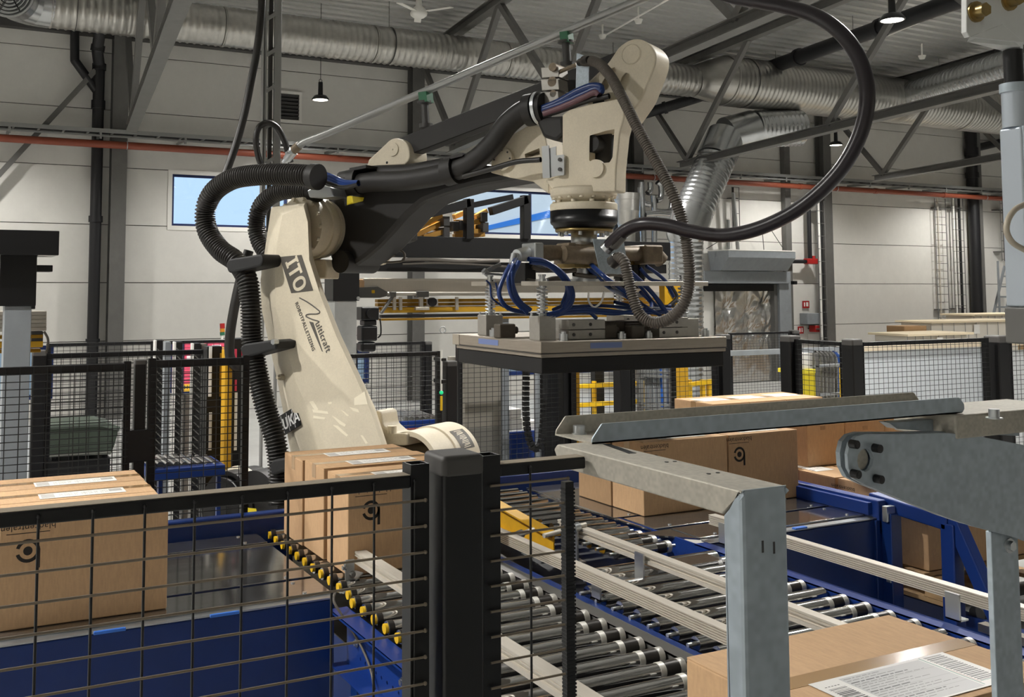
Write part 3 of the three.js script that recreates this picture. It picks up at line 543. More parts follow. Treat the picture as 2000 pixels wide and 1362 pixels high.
// ---------- cardboard boxes
const FONT = await new FontLoader().loadAsync('fonts/droid/droid_sans_regular.typeface.json');
const FONTB = await new FontLoader().loadAsync('fonts/droid/droid_sans_bold.typeface.json');
function lettering(str, size, font = FONT, depth = .0006, segs = 3) { const g = new TextGeometry(str, { font, size, depth, curveSegments: segs, bevelEnabled: false }); g.computeBoundingBox(); const b = g.boundingBox; g.translate(-(b.min.x + b.max.x) / 2, -(b.min.y + b.max.y) / 2, 0); return g; }
const ink = std('#1d1812', .7), paper = std('#e9e6e0', .55);
// the printed mark, upright: logo above, rule, name below; centre of the block at the origin, facing +z
const markGeo = (() => {
  const s = .1, arc = (r0, r1, a0, a1) => { const p = []; for (let k = 0; k <= 24; k++) { const a = a0 + (a1 - a0) * k / 24; p.push([Math.cos(a) * r1, Math.sin(a) * r1]); } for (let k = 24; k >= 0; k--) { const a = a0 + (a1 - a0) * k / 24; p.push([Math.cos(a) * r0, Math.sin(a) * r0]); } return p; };
  const logo = [ext(arc(.029, .041, .3, Math.PI * 2 - .3), 0, .0006), ext(arc(0.0001, .0155, 0, Math.PI * 2), 0, .0006), ext([[-.041, -.004], [-.029, -.004], [-.029, .062], [-.041, .062]], 0, .0006)].map((g) => g.translate(0, .03, 0));
  return join([...logo, box(-.072, .072, -.0335, -.031, 0, .0006), lettering('bladcentralen', .0215).translate(0, -.052, 0)]);
})();
const labelTex = canvasTex(512, 96, (x, w, h) => {
  x.fillStyle = '#efece6'; x.fillRect(0, 0, w, h); x.fillStyle = '#6d6a66';
  for (let k = 0; k < 9; k++) x.fillRect(12, 10 + k * 8.6, 78, 3 + (k % 3));
  for (let k = 0; k < 11; k++) x.fillRect(418, 12 + k * 4.4, 78, 2 + (k % 2));
  x.fillStyle = '#8a8782'; for (const c of [120, 152, 176, 210, 252, 270, 296, 330, 366, 392]) { x.fillRect(c, 18, 1.5, 58); for (let k = 0; k < 5; k++) if ((k * 7 + c) % 3) x.fillRect(c + 6, 16 + k * 13, 7 + (c + k * 5) % 12, 4); }
});
const labelMat = new THREE.MeshStandardMaterial({ map: labelTex, roughness: .5 });
const bigLabelTex = canvasTex(1024, 512, (x, w, h) => {
  x.fillStyle = '#e4e2de'; x.fillRect(0, 0, w, h); x.fillStyle = '#bfbfbf'; x.fillRect(190, 26, 610, 470);
  x.fillStyle = '#161617'; let p = 120; while (p < 480) { const q = 4 + (p * 13 % 10); x.fillRect(36, p, 118, q); p += q + 4 + (p * 7 % 9); }
  p = 24; while (p < 430) { const q = 4 + (p * 11 % 9); x.fillRect(842, p, 140, q); p += q + 5 + (p * 5 % 8); }
  x.fillStyle = '#2f7a70'; x.fillRect(812, 14, 7, 470); x.fillRect(838, 436, 150, 5); x.fillStyle = '#a04a4a'; x.fillRect(826, 200, 4, 250);
  for (let r = 0; r < 15; r++) { x.fillStyle = r % 5 === 2 ? '#2b2b2b' : '#555'; let c = 206; const e = 420 + (r * 97) % 330; while (c < e) { const l = 16 + (c * 7 + r * 31) % 54; x.fillRect(c, 48 + r * 29, l, r % 5 === 2 ? 9 : 5); c += l + 10; } if (r % 4 === 3) { x.fillStyle = '#777'; x.fillRect(196, 62 + r * 29, 596, 2); } }
  x.fillStyle = '#444'; for (let k = 0; k < 5; k++) x.fillRect(40 + k * 22, 84, 14, 8);
});
const bigLabelMat = new THREE.MeshStandardMaterial({ map: bigLabelTex, roughness: .35 });
const tapeMat = new THREE.MeshPhysicalMaterial({ color: '#b08d63', roughness: .22, clearcoat: .8, clearcoatRoughness: .12 });
function paperSheet(x0, x1, z0, z1, y, m) { const g = new THREE.BoxGeometry(x1 - x0, .0008, z1 - z0).translate((x0 + x1) / 2, y, (z0 + z1) / 2); g.userData = { keepUV: true }; return g; }
function carton(label, group, x0, x1, z0, z1, o = {}) {
  const y0 = o.y ?? HC + .002, h = o.h ?? .38, y1 = y0 + h, cz = (z0 + z1) / 2, cx = (x0 + x1) / 2, t = thing('cardboard_box', label, 'box', V(cx, y0, cz), group), m = o.mat || M.card;
  if (o.turn) t.rotation.y = o.turn;
  part(t, 'box_body', rbox(x0, x1, y0, y1 - .003, z0, z1, .005), m);
  const g = .0012; part(t, 'top_flap', rbox(x0 + .001, x1 - .001, y1 - .004, y1, z0 + .001, cz - g, .0015), m); part(t, 'top_flap', rbox(x0 + .001, x1 - .001, y1 - .004, y1, cz + g, z1 - .001, .0015), m);
  if (o.tape !== 0) part(t, 'packing_tape', [box(x0 - .0006, x1 + .0006, y1, y1 + .0007, cz - .024, cz + .024), box(x0 - .0008, x0, y1 - .06, y1 + .0007, cz - .024, cz + .024), box(x1, x1 + .0008, y1 - .06, y1 + .0007, cz - .024, cz + .024)], tapeMat, 'clear brown packing tape');
  if (o.label) { const [a, b, c, d] = o.label; part(t, 'address_label', paperSheet(x0 + a, x0 + b, z0 + c, z0 + d, y1 + .0016), o.big ? bigLabelMat : labelMat, 'white printed label'); }
  if (o.mark) part(t, 'printed_mark', markGeo.clone().rotateZ(Math.PI).translate(x0 + o.mark[0], y1 - o.mark[1], z1 + .0002), ink, 'dark printed logo and the name bladcentralen upside down');
  return t;
}
const lb = [.17, .43, .03, .09];
// three on the left table
carton('brown box with upside-down printed mark at the front of three on the left table', null, .213, .795, -4.115, -3.862, { label: [.15, .47, .13, .225], mark: [.094, .088], h: .385 });
carton('brown box with white top label, middle of three on the left table', null, .218, .797, -4.375, -4.12, { label: [.15, .47, .13, .225], h: .385 });
carton('brown box with white top label, rear of three on the left table', null, .222, .8, -4.632, -4.38, { label: [.15, .47, .13, .225], h: .385, mat: M.card2 });
// three on the roller conveyor
carton('brown box with upside-down printed mark, front of three on the rollers', null, 1.552, 2.13, -4.205, -3.955, { label: [.15, .47, .13, .225], mark: [.104, .102], h: .39 });
carton('brown box with white top label, middle of three on the rollers', null, 1.545, 2.12, -4.49, -4.232, { label: [.15, .47, .13, .225], h: .395 });
carton('brown box with white top label, rear of three on the rollers', null, 1.536, 2.115, -4.765, -4.497, { label: [.15, .47, .13, .225], h: .39, mat: M.card2 });
// on the right table
carton('brown box with a hidden logo standing at the edge of the wide rollers', null, 3.33, 3.905, -4.545, -4.272, { mark: [.076, .078], label: [.15, .47, .13, .225], h: .38 });
carton('brown box with a printed mark beside the blue side guide', null, 3.915, 4.43, -4.545, -4.272, { mark: [.076, .078], label: [.13, .42, .13, .225], h: .38, mat: M.card2 });
carton('brown box behind the one at the edge of the wide rollers', null, 3.325, 3.9, -4.86, -4.552, { label: [.15, .47, .13, .225], h: .38, mat: M.cardDark });
carton('brown box behind the one beside the blue side guide', null, 3.912, 4.43, -4.86, -4.552, { label: [.13, .42, .13, .225], h: .38 });
// big box close to the camera
carton('large brown box with a big barcode label and shiny tape close to the galvanised post', null, 1.505, 2.15, -1.79, -1.365, { label: [.12, .53, .235, .405], big: 1, h: .38 });
// ---------- black mesh fences round the cell
const wireMat = M.black;
// panel between two points on the floor plan; wires lie on the side of n
function fencePanel(label, a, b, y0, y1, o = {}) {
  const t = thing('mesh_fence', label, 'fence', a.clone().lerp(b, .5).setY(y0)), d = b.clone().sub(a).setY(0), L = d.length(); d.normalize();
  const s = o.tube || .025, rh = o.rail || s, P = (u, y) => a.clone().addScaledVector(d, u).setY(y), n = V(-d.z, 0, d.x); if (n.dot(EYE.clone().sub(a)) < 0) n.negate();
  const fm = o.mat || M.black, up = V(0, 1, 0);
  if (o.stileA !== 0) part(t, 'stile', tubePost(P(s / 2, y0), y1 + (o.over || 0), s, d), fm);
  if (o.stileB !== 0) part(t, 'stile', tubePost(P(L - s / 2, y0), y1 + (o.over || 0), s, d), fm);
  const u0 = o.stileA === 0 ? 0 : s, u1 = o.stileB === 0 ? L : L - s;
  part(t, 'top_rail', beam(P(u0, y1 - rh / 2), P(u1, y1 - rh / 2), s, rh, up, s * .1), fm);
  if (o.single) part(t, 'dust_layer', beam(P(u0, y1 + .0002), P(u1, y1 + .0002), s * .86, .0006, up), M.dust, 'pale dust lying on the rail');
  part(t, 'bottom_rail', beam(P(u0, y0 + rh / 2), P(u1, y0 + rh / 2), s, rh, up, s * .1), fm);
  const px = o.px || .05, py = o.py || .0287, wr = o.wr || .0016, w0 = o.meshA ?? (s * .3), w1 = o.meshB ?? (L - s * .3), off = s / 2 + wr, list = [];
  const wire = (p, q) => { const g = new THREE.CylinderGeometry(wr, wr, p.distanceTo(q), o.single ? 8 : 4, 1).applyMatrix4(frameMatrix(p, q)); return g; };
  for (let u = o.u0 ?? px * .6; u < (o.single ? w1 : L - .01); u += px) { if (u > w1 || u < w0) continue; const p = P(u, y0 + .004).addScaledVector(n, off), q = P(u, y1 - .004).addScaledVector(n, off); if (o.single) part(t, 'wire', [wire(p, q), new THREE.SphereGeometry(wr * 1.5, 8, 6).translate(q.x, q.y - .002, q.z)], wireMat); else list.push(wire(p, q)); }
  for (let y = y1 - (o.v0 ?? py); y > y0; y -= py) { const p = P(w0, y).addScaledVector(n, off + wr * 2), q = P(w1, y).addScaledVector(n, off + wr * 2); if (o.single) part(t, 'wire', [wire(p, q), new THREE.SphereGeometry(wr * 1.6, 8, 6).translate(q.x, q.y, q.z)], M.wireDusty); else list.push(wire(p, q)); }
  if (list.length) part(t, 'wire_mesh', list, wireMat, null, { kind: 'stuff' });
  return t;
}
function tubePost(base, y1, s, d = V(1, 0, 0)) {     // open square tube
  const w = s * .09, sh = new THREE.Shape([[-s / 2, -s / 2], [s / 2, -s / 2], [s / 2, s / 2], [-s / 2, s / 2]].map((p) => new THREE.Vector2(...p)));
  const i = s / 2 - w; sh.holes.push(new THREE.Path([[-i, -i], [-i, i], [i, i], [i, -i]].map((p) => new THREE.Vector2(...p))));
  return new THREE.ExtrudeGeometry(sh, { depth: y1 - base.y, bevelEnabled: false }).rotateX(-Math.PI / 2).rotateY(Math.atan2(-d.z, d.x)).translate(base.x, base.y, base.z);
}
function fencePost(label, c, y1, s, group, latch) {
  const t = thing('fence_post', label, 'post', V(c.x, 0, c.z), group);
  part(t, 'post', rbox(c.x - s / 2, c.x + s / 2, .008, y1 - s * .35, c.z - s / 2, c.z + s / 2, s * .08), M.black);
  part(t, 'post_cap', [rbox(c.x - s * .515, c.x + s * .515, y1 - s * .5, y1, c.z - s * .515, c.z + s * .515, s * .12)], M.capGrey);
  part(t, 'foot_plate', box(c.x - s * 1.2, c.x + s * 1.2, 0, .008, c.z - s * .8, c.z + s * .8), M.black);
  if (latch) part(t, 'bracket', rbox(c.x - s * 1.3, c.x + s * 1.3, latch - .08, latch + .08, c.z + s * .5, c.z + s * .8, .006), M.black);
  return t;
}
M.capGrey = std('#4a4846', .6);
const ZF = -1.07;
{
  const yF = onZ(400, 962, ZF).y, sA = onZ(812, 920, ZF), sB = onZ(951, 905, ZF), xe = onZ(1082, 920, ZF).x, xs = onZ(1095, 920, ZF).x;
  const s = .0235, pxw = .0505;
  // vertical wires measured at x = 722 px on the left panel and 1025 px on the right one
  const xw = onZ(722, 1000, ZF).x, aL = V(-1.3, 0, ZF), bL = V(sA.x + s / 2, 0, ZF), k = Math.floor((xw + 1.3) / pxw);
  fencePanel('black mesh fence panel in front of the boxes on the left table', aL, bL, .35, yF, { tube: s, rail: .0145, single: 1, px: pxw, py: .0293, u0: xw + 1.3 - k * pxw, v0: .0285, over: .012, wr: .0015 });
  const aR = V(sB.x - s / 2, 0, ZF), bR = V(xe + .04, 0, ZF);
  const t = fencePanel('narrow black mesh fence panel with a toothed edge strip beside the galvanised arm', aR, bR, .35, yF + .003, { tube: s, rail: .0145, single: 1, px: .5, py: .0293, u0: onZ(1025, 1000, ZF).x - aR.x, v0: .023, over: .012, wr: .0015, stileB: 0, meshB: xs - aR.x });
  const teeth = []; for (let y = .4; y < yF - .03; y += .0045) teeth.push(box(xs - .0065, xs + .0065 + .0012, y, y + .0025, ZF + .009, ZF + .02));
  part(t, 'edge_strip', [box(xs - .006, xs + .006, .35, yF - .024, ZF + .0095, ZF + .0195)], M.black); part(t, 'edge_teeth', teeth, M.blackRub, null, { kind: 'stuff' });
  fencePost('thick black square fence post with a dusty cap between the two front panels', V((sA.x + sB.x) / 2 + .002, 0, ZF), onZ(875, 890, ZF).y + .004, .0535);
}
// fences behind the cell
const YB = 2.16;
const onF = (px, z, y = 0) => onZ(px, 700, z).setY(y);
const FB = { tube: .045, rail: .035, wr: .0023 };
{
  const z = -5.2, Y = onZ(125, 714, z).y, Q = { ...FB, px: .0615, py: .0352, tube: .035 };
  fencePanel('black mesh fence panel behind the boxes on the left table', onF(-60, z), onF(256, z), .3, Y, { ...Q, over: .01 });
  fencePost('black fence post with a lock block behind the left boxes', onF(275, z - .02).setX(onF(275, z).x), onZ(275, 703, z).y, .055, null, onZ(275, 870, z).y);
  fencePanel('black mesh fence panel left of the robot in front of the yellow column', onF(290, z), onF(486, z), .3, onZ(400, 701, z).y, { ...Q, over: .01 });
}
{
  const z = -7.6, Y = onZ(250, 687, z).y, Q = { ...FB, px: .066, py: .04 };
  fencePanel('black mesh fence panel second behind the left boxes, beside the dark bin', onF(88, z), onF(406, z), .25, Y, Q);
  fencePost('black fence post beside the tall grey column behind the left boxes', onF(76, z), onZ(76, 684, z).y, .09);
  fencePanel('black mesh fence panel right of the robot lower arm', onF(655, z), onF(861, z), .25, onZ(800, 688, z).y, Q);
  fencePost('black fence post with a light strip at the robot cell gate', onF(878, z), onZ(878, 700, z).y - .02, .1);
}
{
  const z = -11.5, Q = { ...FB, px: .066, py: .04 };
  fencePanel('farther black mesh fence panel in front of the black drain pipe', onF(90, z), onF(302, z), .2, onZ(200, 669, z).y, Q);
  fencePanel('farther black mesh fence panel in front of the pink posters', onF(318, z), onF(446, z), .2, onZ(380, 665, z).y, Q);
  fencePost('slim black fence post beside the stacked profiles', onF(311, z), onZ(311, 663, z).y, .08);
  fencePanel('farther black mesh fence panel by the blue framed low window', onF(690, z), onF(828, z), .2, onZ(760, 669, z).y, Q);
  fencePost('black fence post by the wall behind the lower arm of the robot', onF(835, z), onZ(835, 667, z).y, .09);
}
{ // fences seen under the gripper
  const z = -8.6, Q = { ...FB, px: .068, py: .0475, tube: .05 }, Y = 2.1;
  fencePanel('black mesh fence panel in front of the grey cabinet under the gripper', onF(892, z), onF(1098, z), .25, Y, { ...Q, stileB: 0 });
  fencePost('black corner post of the fence under the front corner of the gripper', onF(1103, z + .02), 2.12, .1);
  const c = onF(1103, z + .06), e = onX(1196, 700, c.x + 1.05).setY(0);
  fencePanel('short black mesh fence panel turning the corner under the gripper', V(c.x + .06, 0, c.z + .02), V(c.x + 1.0, 0, c.z + .5), .25, Y, Q);
  fencePost('wide black fence post under the middle of the gripper', onF(1214, z + .8), 2.12, .12);
  fencePanel('black mesh fence panel in front of the roll cage under the gripper', onF(1229, z + .8), onF(1400, z + .8), .25, Y, Q);
  fencePost('black fence post under the right end of the gripper', onF(1412, z + .8), 2.12, .11);
}
{ // right end: corner behind the boxes
  const D = 8.4, corner = atD(1665, 700, D).setY(0), zc = corner.z, Q = { ...FB, px: .058, py: .044 };
  const Y = onZ(1700, 668, zc).y, pA = onX(1540, 666, corner.x - .02);
  fencePost('black corner fence post behind the boxes at the right', corner, Y + .03, .12, null, null);
  fencePanel('long black mesh fence panel in front of the pale screen', corner.clone().add(V(.07, 0, 0)), onF(1928, zc), .25, Y, Q);
  fencePost('black fence post at the right in front of the pale screen', onF(1947, zc), Y + .02, .15);
  fencePanel('black mesh fence panel beyond the right post', onF(1967, zc), onF(2120, zc), .25, Y, Q);
  const far = V(corner.x - .02, 0, pA.z);
  fencePanel('black mesh fence panel running back beside the yellow crate', V(corner.x, 0, zc - .07), V(corner.x, 0, pA.z + .07), .25, Y, Q);
  fencePost('black fence post at the rear end of the side panel by the yellow crate', V(corner.x, 0, pA.z), Y + .03, .13);
  const z2 = -12.5; fencePanel('far black mesh fence panel in front of the foil-covered door', onF(1425, z2), onF(1546, z2), .2, onZ(1490, 649, z2).y, { ...FB, px: .066, py: .045 });
  fencePost('far black fence post by the fire hose sign', onF(1552, z2), onZ(1552, 645, z2).y, .13);
}
// ---------- palletising robot. Its own frame: x along the arm, y up, z towards the side the camera sees
const RTURN = -(YAW + 35 * Math.PI / 180), RD = V(Math.cos(RTURN), 0, -Math.sin(RTURN)), RN = V(Math.sin(RTURN), 0, Math.cos(RTURN));
const WRIST = V(3.3, 0, -4.74), RO = WRIST.clone().addScaledVector(RD, -2.0);
function RP(px, py, z = 0) {     // sight line meets the upright plane at z of the robot frame; result in the robot frame
  const d = ray(px, py), p0 = RO.clone().addScaledVector(RN, z), t = p0.clone().sub(EYE).dot(RN) / d.dot(RN), p = EYE.clone().addScaledVector(d, t).sub(RO);
  return V(p.dot(RD), p.y, z);
}
const R2 = (list, z) => list.map(([a, b]) => { const p = RP(a, b, z); return [p.x, p.y]; });
function loft(rings) {           // closed rings with equal counts, flat facets, capped
  const pos = [], put = (...q) => q.forEach((p) => pos.push(p.x, p.y, p.z)), n = rings[0].length;
  for (let k = 0; k + 1 < rings.length; k++) for (let i = 0; i < n; i++) { const j = (i + 1) % n, a = rings[k][i], b = rings[k][j], c = rings[k + 1][i], d = rings[k + 1][j]; put(a, b, d, a, d, c); }
  for (const [r, f] of [[rings[0], 1], [rings[rings.length - 1], 0]]) { const tri = THREE.ShapeUtils.triangulateShape(r.map((p) => new THREE.Vector2(p.x, p.y)), []); for (const [a, b, c] of tri) { const cw = (r[b].x - r[a].x) * (r[c].y - r[a].y) - (r[b].y - r[a].y) * (r[c].x - r[a].x) > 0; (cw ? !f : f) ? put(r[a], r[b], r[c]) : put(r[a], r[c], r[b]); } }
  const g = new THREE.BufferGeometry(); g.setAttribute('position', new THREE.Float32BufferAttribute(pos, 3)); g.computeVertexNormals(); g.setAttribute('uv', new THREE.BufferAttribute(new Float32Array(pos.length / 3 * 2), 2)); return g;
}
const discZ = (c, r, z0, z1, n = 40, r2 = r) => new THREE.CylinderGeometry(r2, r, Math.abs(z1 - z0), n).rotateX(Math.PI / 2).translate(c.x, c.y, (z0 + z1) / 2);
const robot = thing('palletising_robot', 'cream and black palletising robot arm reaching over the conveyors', 'robot', RO, null, { local: true, turn: RTURN });
const rp = (name, geo, mat, label, parent = robot) => part(parent, name, geo, mat, label);
{
  // lower arm
  const S = [[530, 405], [520, 470], [509, 545], [510, 600], [524, 665], [542, 745], [568, 885], [578, 960], [776, 960], [752, 868], [728, 795], [700, 735], [662, 655], [630, 575], [607, 500], [604, 430], [596, 396]];
  const F = [[552, 420], [542, 470], [537, 520], [538, 600], [554, 660], [577, 745], [640, 885], [660, 960], [768, 960], [745, 868], [722, 798], [695, 738], [657, 657], [626, 578], [604, 508], [601, 434], [593, 402]];
  const ring = (l, z, k = 0) => l.map(([a, b]) => RP(a + k, b, z));
  const la = rp('lower_arm', loft([ring(F, .42), ring(S, .33), ring(S.map(([a, b], i) => [a + (i < 8 ? 34 : 4), b]), .2), ring(S.map(([a, b], i) => [a + (i < 8 ? 50 : -6), b]), .14)]), M.cream, 'cream painted lower arm with worn patches');
  // worn paint
  const chip = std('#ebe2cb', .6), chips = [[[604, 785], [612, 783], [622, 800], [616, 803]], [[610, 800], [640, 804], [642, 809], [612, 806]], [[612, 812], [636, 816], [634, 820], [612, 817]], [[648, 812], [655, 815], [676, 830], [674, 834], [664, 829]], [[650, 830], [660, 832], [680, 850], [677, 853], [668, 846]], [[666, 801], [672, 804], [682, 812], [678, 813]], [[682, 795], [700, 800], [702, 806], [690, 803]], [[704, 850], [709, 851], [719, 866], [714, 867]], [[692, 778], [712, 765], [718, 790], [692, 792]], [[640, 786], [648, 785], [648, 789], [642, 790]]];
  for (const c of chips) rp('worn_patch', ext(R2(c, .4202), .4202, .4212), chip, 'paler worn paint', la);
  const bo = RP(560, 736, .335); rp('side_bolt', [discZ(bo, .02, .34, .4, 20), discZ(bo, .011, .4, .425, 6)], M.cream, null, la);
  // lettering
  const dark = std('#55514b', .5), onFace = (g, px0, px1, up, z) => { // origin at px0, reading towards px1
    const a = RP(...px0, z), e = RP(...px1, z).sub(a).normalize(), u = V(-e.y, e.x, 0); return g.applyMatrix4(new THREE.Matrix4().makeBasis(e, u, V(0, 0, 1)).setPosition(a)); };
  const q = [[546, 502], [569, 573], [612, 568], [589, 498]];
  rp('maker_plate', ext(R2(q, .4205), .4205, .4215), dark, 'dark grey plate with cream letters', la);
  { const a = RP(568, 504, .42), b = RP(590, 568, .42), L = a.distanceTo(b), up = RP(589, 498, .42).distanceTo(RP(546, 502, .42)) * .58; const g = lettering('ITO', up, FONTB, .001); g.computeBoundingBox(); const s = L * .94 / (g.boundingBox.max.x - g.boundingBox.min.x); g.scale(s, 1, 1); const c = a.clone().lerp(b, .5); const e = b.clone().sub(a).normalize(), u = V(-e.y, e.x, 0); g.applyMatrix4(new THREE.Matrix4().makeBasis(e, u, V(0, 0, 1)).setPosition(V(c.x, c.y, .4216))); rp('maker_letters', g, M.cream, 'cream letters ITO', la); }
  const words = (str, p0, p1, capPx, font, z, name) => { const a = RP(...p0, z), b = RP(...p1, z), L = a.distanceTo(b), g = lettering(str, capPx / 300, font, .0012); g.computeBoundingBox(); g.scale(L / (g.boundingBox.max.x - g.boundingBox.min.x), 1, 1); const c = a.clone().lerp(b, .5), e = b.clone().sub(a).normalize(); g.applyMatrix4(new THREE.Matrix4().makeBasis(e, V(-e.y, e.x, 0), V(0, 0, 1)).setPosition(V(c.x, c.y, z))); rp(name, g, dark, 'dark lettering ' + str, la); };
  words('ROBOTPALLETIZING', [579, 591], [613, 685], 8, FONTB, .4206, 'lettering');
  words('ulticraft', [620, 630], [642, 687], 12.5, FONTB, .4206, 'lettering');
  rp('lettering', [hose([[585, 582], [600, 590], [618, 603], [625, 610], [620, 613], [602, 614], [597, 617], [610, 624], [620, 627], [624, 629]].map((p) => RP(...p, .4206)), .0042, 60, 6)], dark, 'swash of the letter M', la);
  rp('lettering', ext(R2([[604, 628], [612, 630], [630.5, 687], [629, 687]], .4206), .4206, .4216), dark, 'wedge under the lettering', la);
  { const zf = (x) => .33 + .09 * Math.max(0, Math.min(1, (x - 556) / 45)) + .006, tx = canvasTex(256, 128, (x, w, h) => { x.fillStyle = '#111'; x.fillRect(0, 0, w, h); x.fillStyle = '#f2f2f0'; x.font = 'bold 96px sans-serif'; x.textAlign = 'center'; for (let k = 0; k < 4; k++) { x.fillText('KUKA'[k], 32 + 64 * k, 98); if (k) x.fillRect(64 * k - 3, 6, 5, 116); } });
    const c = [[538, 818], [580, 792], [589, 830], [547, 857]].map(([a, b]) => RP(a, b, zf(a))), g = new THREE.BufferGeometry(); const nrm = c[1].clone().sub(c[0]).cross(c[3].clone().sub(c[0])).normalize().multiplyScalar(-1), o = nrm.clone().multiplyScalar(.002); if (o.z < 0) o.negate();
    const f = c.map((p) => p.clone().add(o)), P = [f[0], f[3], f[2], f[0], f[2], f[1]]; g.setAttribute('position', new THREE.Float32BufferAttribute(P.flatMap((p) => [p.x, p.y, p.z]), 3)); g.setAttribute('uv', new THREE.Float32BufferAttribute([0, 1, 0, 0, 1, 0, 0, 1, 1, 0, 1, 1], 2)); g.computeVertexNormals(); g.userData = { keepUV: true };
    rp('name_plate', g, new THREE.MeshStandardMaterial({ map: tx, roughness: .4, side: THREE.DoubleSide }), 'black name plate with white letters', la); }
  // elbow
  const E = RP(612, 446, .1);
  const el = rp('elbow_hub', [discZ(E, .2, .12, .24, 48), discZ(E, .215, .08, .13, 48)], M.cream, 'cream elbow hub');
  for (let k = 0; k < 14; k++) { const a = k / 14 * 6.283; rp('hub_bolt', discZ(V(E.x + Math.cos(a) * .19, E.y + Math.sin(a) * .19, 0), .014, .24, .262, 6), M.cream, null, el); }
  rp('elbow_ring', [discZ(V(E.x, E.y), .19, -.02, .09, 48), discZ(V(E.x, E.y), .2, -.0, .03, 48)], M.cream, 'cream ring between the arms');
  // upper arm
  const U = [[648, 360], [690, 348], [760, 338], [860, 328], [930, 320], [985, 322], [1050, 330], [1064, 345], [1000, 352], [930, 364], [870, 380], [828, 396], [796, 424], [772, 452], [742, 484], [716, 506], [684, 526], [654, 520], [642, 492], [640, 400]];
  const ua = rp('upper_arm', [ext(roundedPoly(R2(U, -.02), .03), -.3, .0, .035)], M.robotBlack, 'black upper arm');
  rp('warning_label', ext(R2([[678, 382], [711, 386], [709, 393], [678, 401]], .002), .002, .004), std('#d8c31f', .5), 'yellow warning label', ua);
  rp('counter_cone', discZ(RP(724, 490, -.3), .1, -.42, -.3, 32), M.cream);
  rp('drive_motor', ext(roundedPoly(R2([[728, 428], [770, 422], [783, 432], [783, 468], [768, 474], [728, 474]], -.3), .012), -.5, -.3, .012), M.robotBlack, 'black motor box');
  rp('junction_cables', [hose([[735, 508], [752, 500], [766, 490], [775, 487], [790, 496], [788, 508], [770, 512], [740, 512]].map((p) => RP(...p, -.28)), .008, 40, 8), hose([[735, 503], [755, 506], [772, 498]].map((p) => RP(...p, -.26)), .006, 20, 8)], M.hoseGrey, 'grey looped cables');
  rp('under_hub', [discZ(RP(676, 512, 0), .075, -.28, .06, 30)], M.robotBlack);
  rp('lower_lug', [ext(roundedPoly(R2([[612, 506], [640, 508], [642, 522], [640, 545], [622, 545]], .1), .01), -.02, .12, .01)], M.cream);
  // arm end and pivots
  const at = rp('arm_end', ext(roundedPoly(R2([[962, 338], [966, 300], [984, 276], [1040, 244], [1066, 250], [1076, 300], [1076, 380], [1066, 372], [1046, 356], [1000, 348]], -.02), .012), -.2, .008, .006, [new THREE.Path(roundedPoly(R2([[1024, 300], [1056, 287], [1058, 304], [1026, 311]], .0), .01).getPoints(5))]), M.cream, 'cream end of the upper arm');
  const pv = RP(986, 312, 0); rp('pivot_cover', [discZ(pv, .07, .006, .034, 36)], M.cream, null, at); for (let k = 0; k < 8; k++) { const a = k * .785; rp('cover_bolt', discZ(V(pv.x + Math.cos(a) * .055, pv.y + Math.sin(a) * .055), .006, .03, .036, 8), M.steelDark, null, at); }
  rp('recess_back', ext(R2([[1012, 320], [1016, 290], [1070, 276], [1072, 316]], -.1), -.14, -.1), M.cream, null, at);
  // parallel rod with its two knuckles
  const zr = -.16;
  const kn = rp('rear_knuckle', [ext(roundedPoly(R2([[716, 326], [720, 312], [752, 282], [762, 272], [776, 269], [792, 276], [800, 292], [800, 312], [790, 322]], zr + .1), [.01, .01, .02, .05, .05, .05, .05, .05, .01]), zr - .1, zr + .1, .008)], M.cream, 'cream rear knuckle');
  const kc = RP(768, 292, zr + .1); rp('knuckle_cap', [discZ(kc, .045, zr + .1, zr + .108, 32), discZ(kc, .006, zr + .108, zr + .112, 10)], M.cream, null, kn); rp('knuckle_hole', discZ(RP(745, 316, 0), .009, zr + .09, zr + .101, 14), M.black, null, kn);
  const r0 = RP(792, 290, zr), r1 = RP(1250, 112, zr);
  rp('parallel_rod', beam(r0, r1, .1, .135, V(0, 1, 0), .006), M.robotBlack, 'long black parallel rod');
  // wrist housing
  const H = [[1098, 224], [1112, 214], [1150, 204], [1212, 192], [1222, 200], [1219, 230], [1210, 262], [1203, 330], [1202, 374], [1084, 376], [1064, 352], [1090, 344], [1098, 330]];
  const hd = rp('wrist_housing', [ext(roundedPoly(R2(H, .14), .012), .0, .14, .008, [new THREE.Path(roundedPoly(R2([[1149, 263], [1182, 253], [1203, 249], [1199, 308], [1192, 320], [1160, 323], [1148, 315]], .14), .01).getPoints(6))])], M.cream, 'cream wrist housing with an opening');
  rp('wrist_shaft', [rod(RP(1178, 200, -.02), RP(1178, 345, -.02), .07, .07, 24), discZ(RP(1172, 285, 0), .05, -.1, .12, 20)], M.robotBlack, null, hd);
  rp('wrist_boss', discZ(RP(1186, 334, 0), .05, .13, .155, 30), M.cream, null, hd);
  const K = [[1140, 168], [1188, 122], [1208, 92], [1228, 77], [1250, 75], [1270, 86], [1282, 104], [1280, 128], [1268, 158], [1254, 194], [1236, 220], [1222, 240], [1196, 214], [1148, 210]];
  const holes = [[[1172, 162], [1190, 132], [1202, 127], [1207, 136], [1190, 176], [1176, 182]], [[1212, 148], [1222, 138], [1234, 142], [1232, 164], [1216, 196], [1198, 192]]].map((h) => new THREE.Path(roundedPoly(R2(h, .04), .012).getPoints(6)));
  const fk = rp('wrist_fork', [ext(roundedPoly(R2(K, .04), [.01, .02, .02, .04, .05, .05, .05, .05, .03, .03, .02, .01, .01, .01]), -.16, .04, .01, holes)], M.cream, 'cream fork of the wrist');
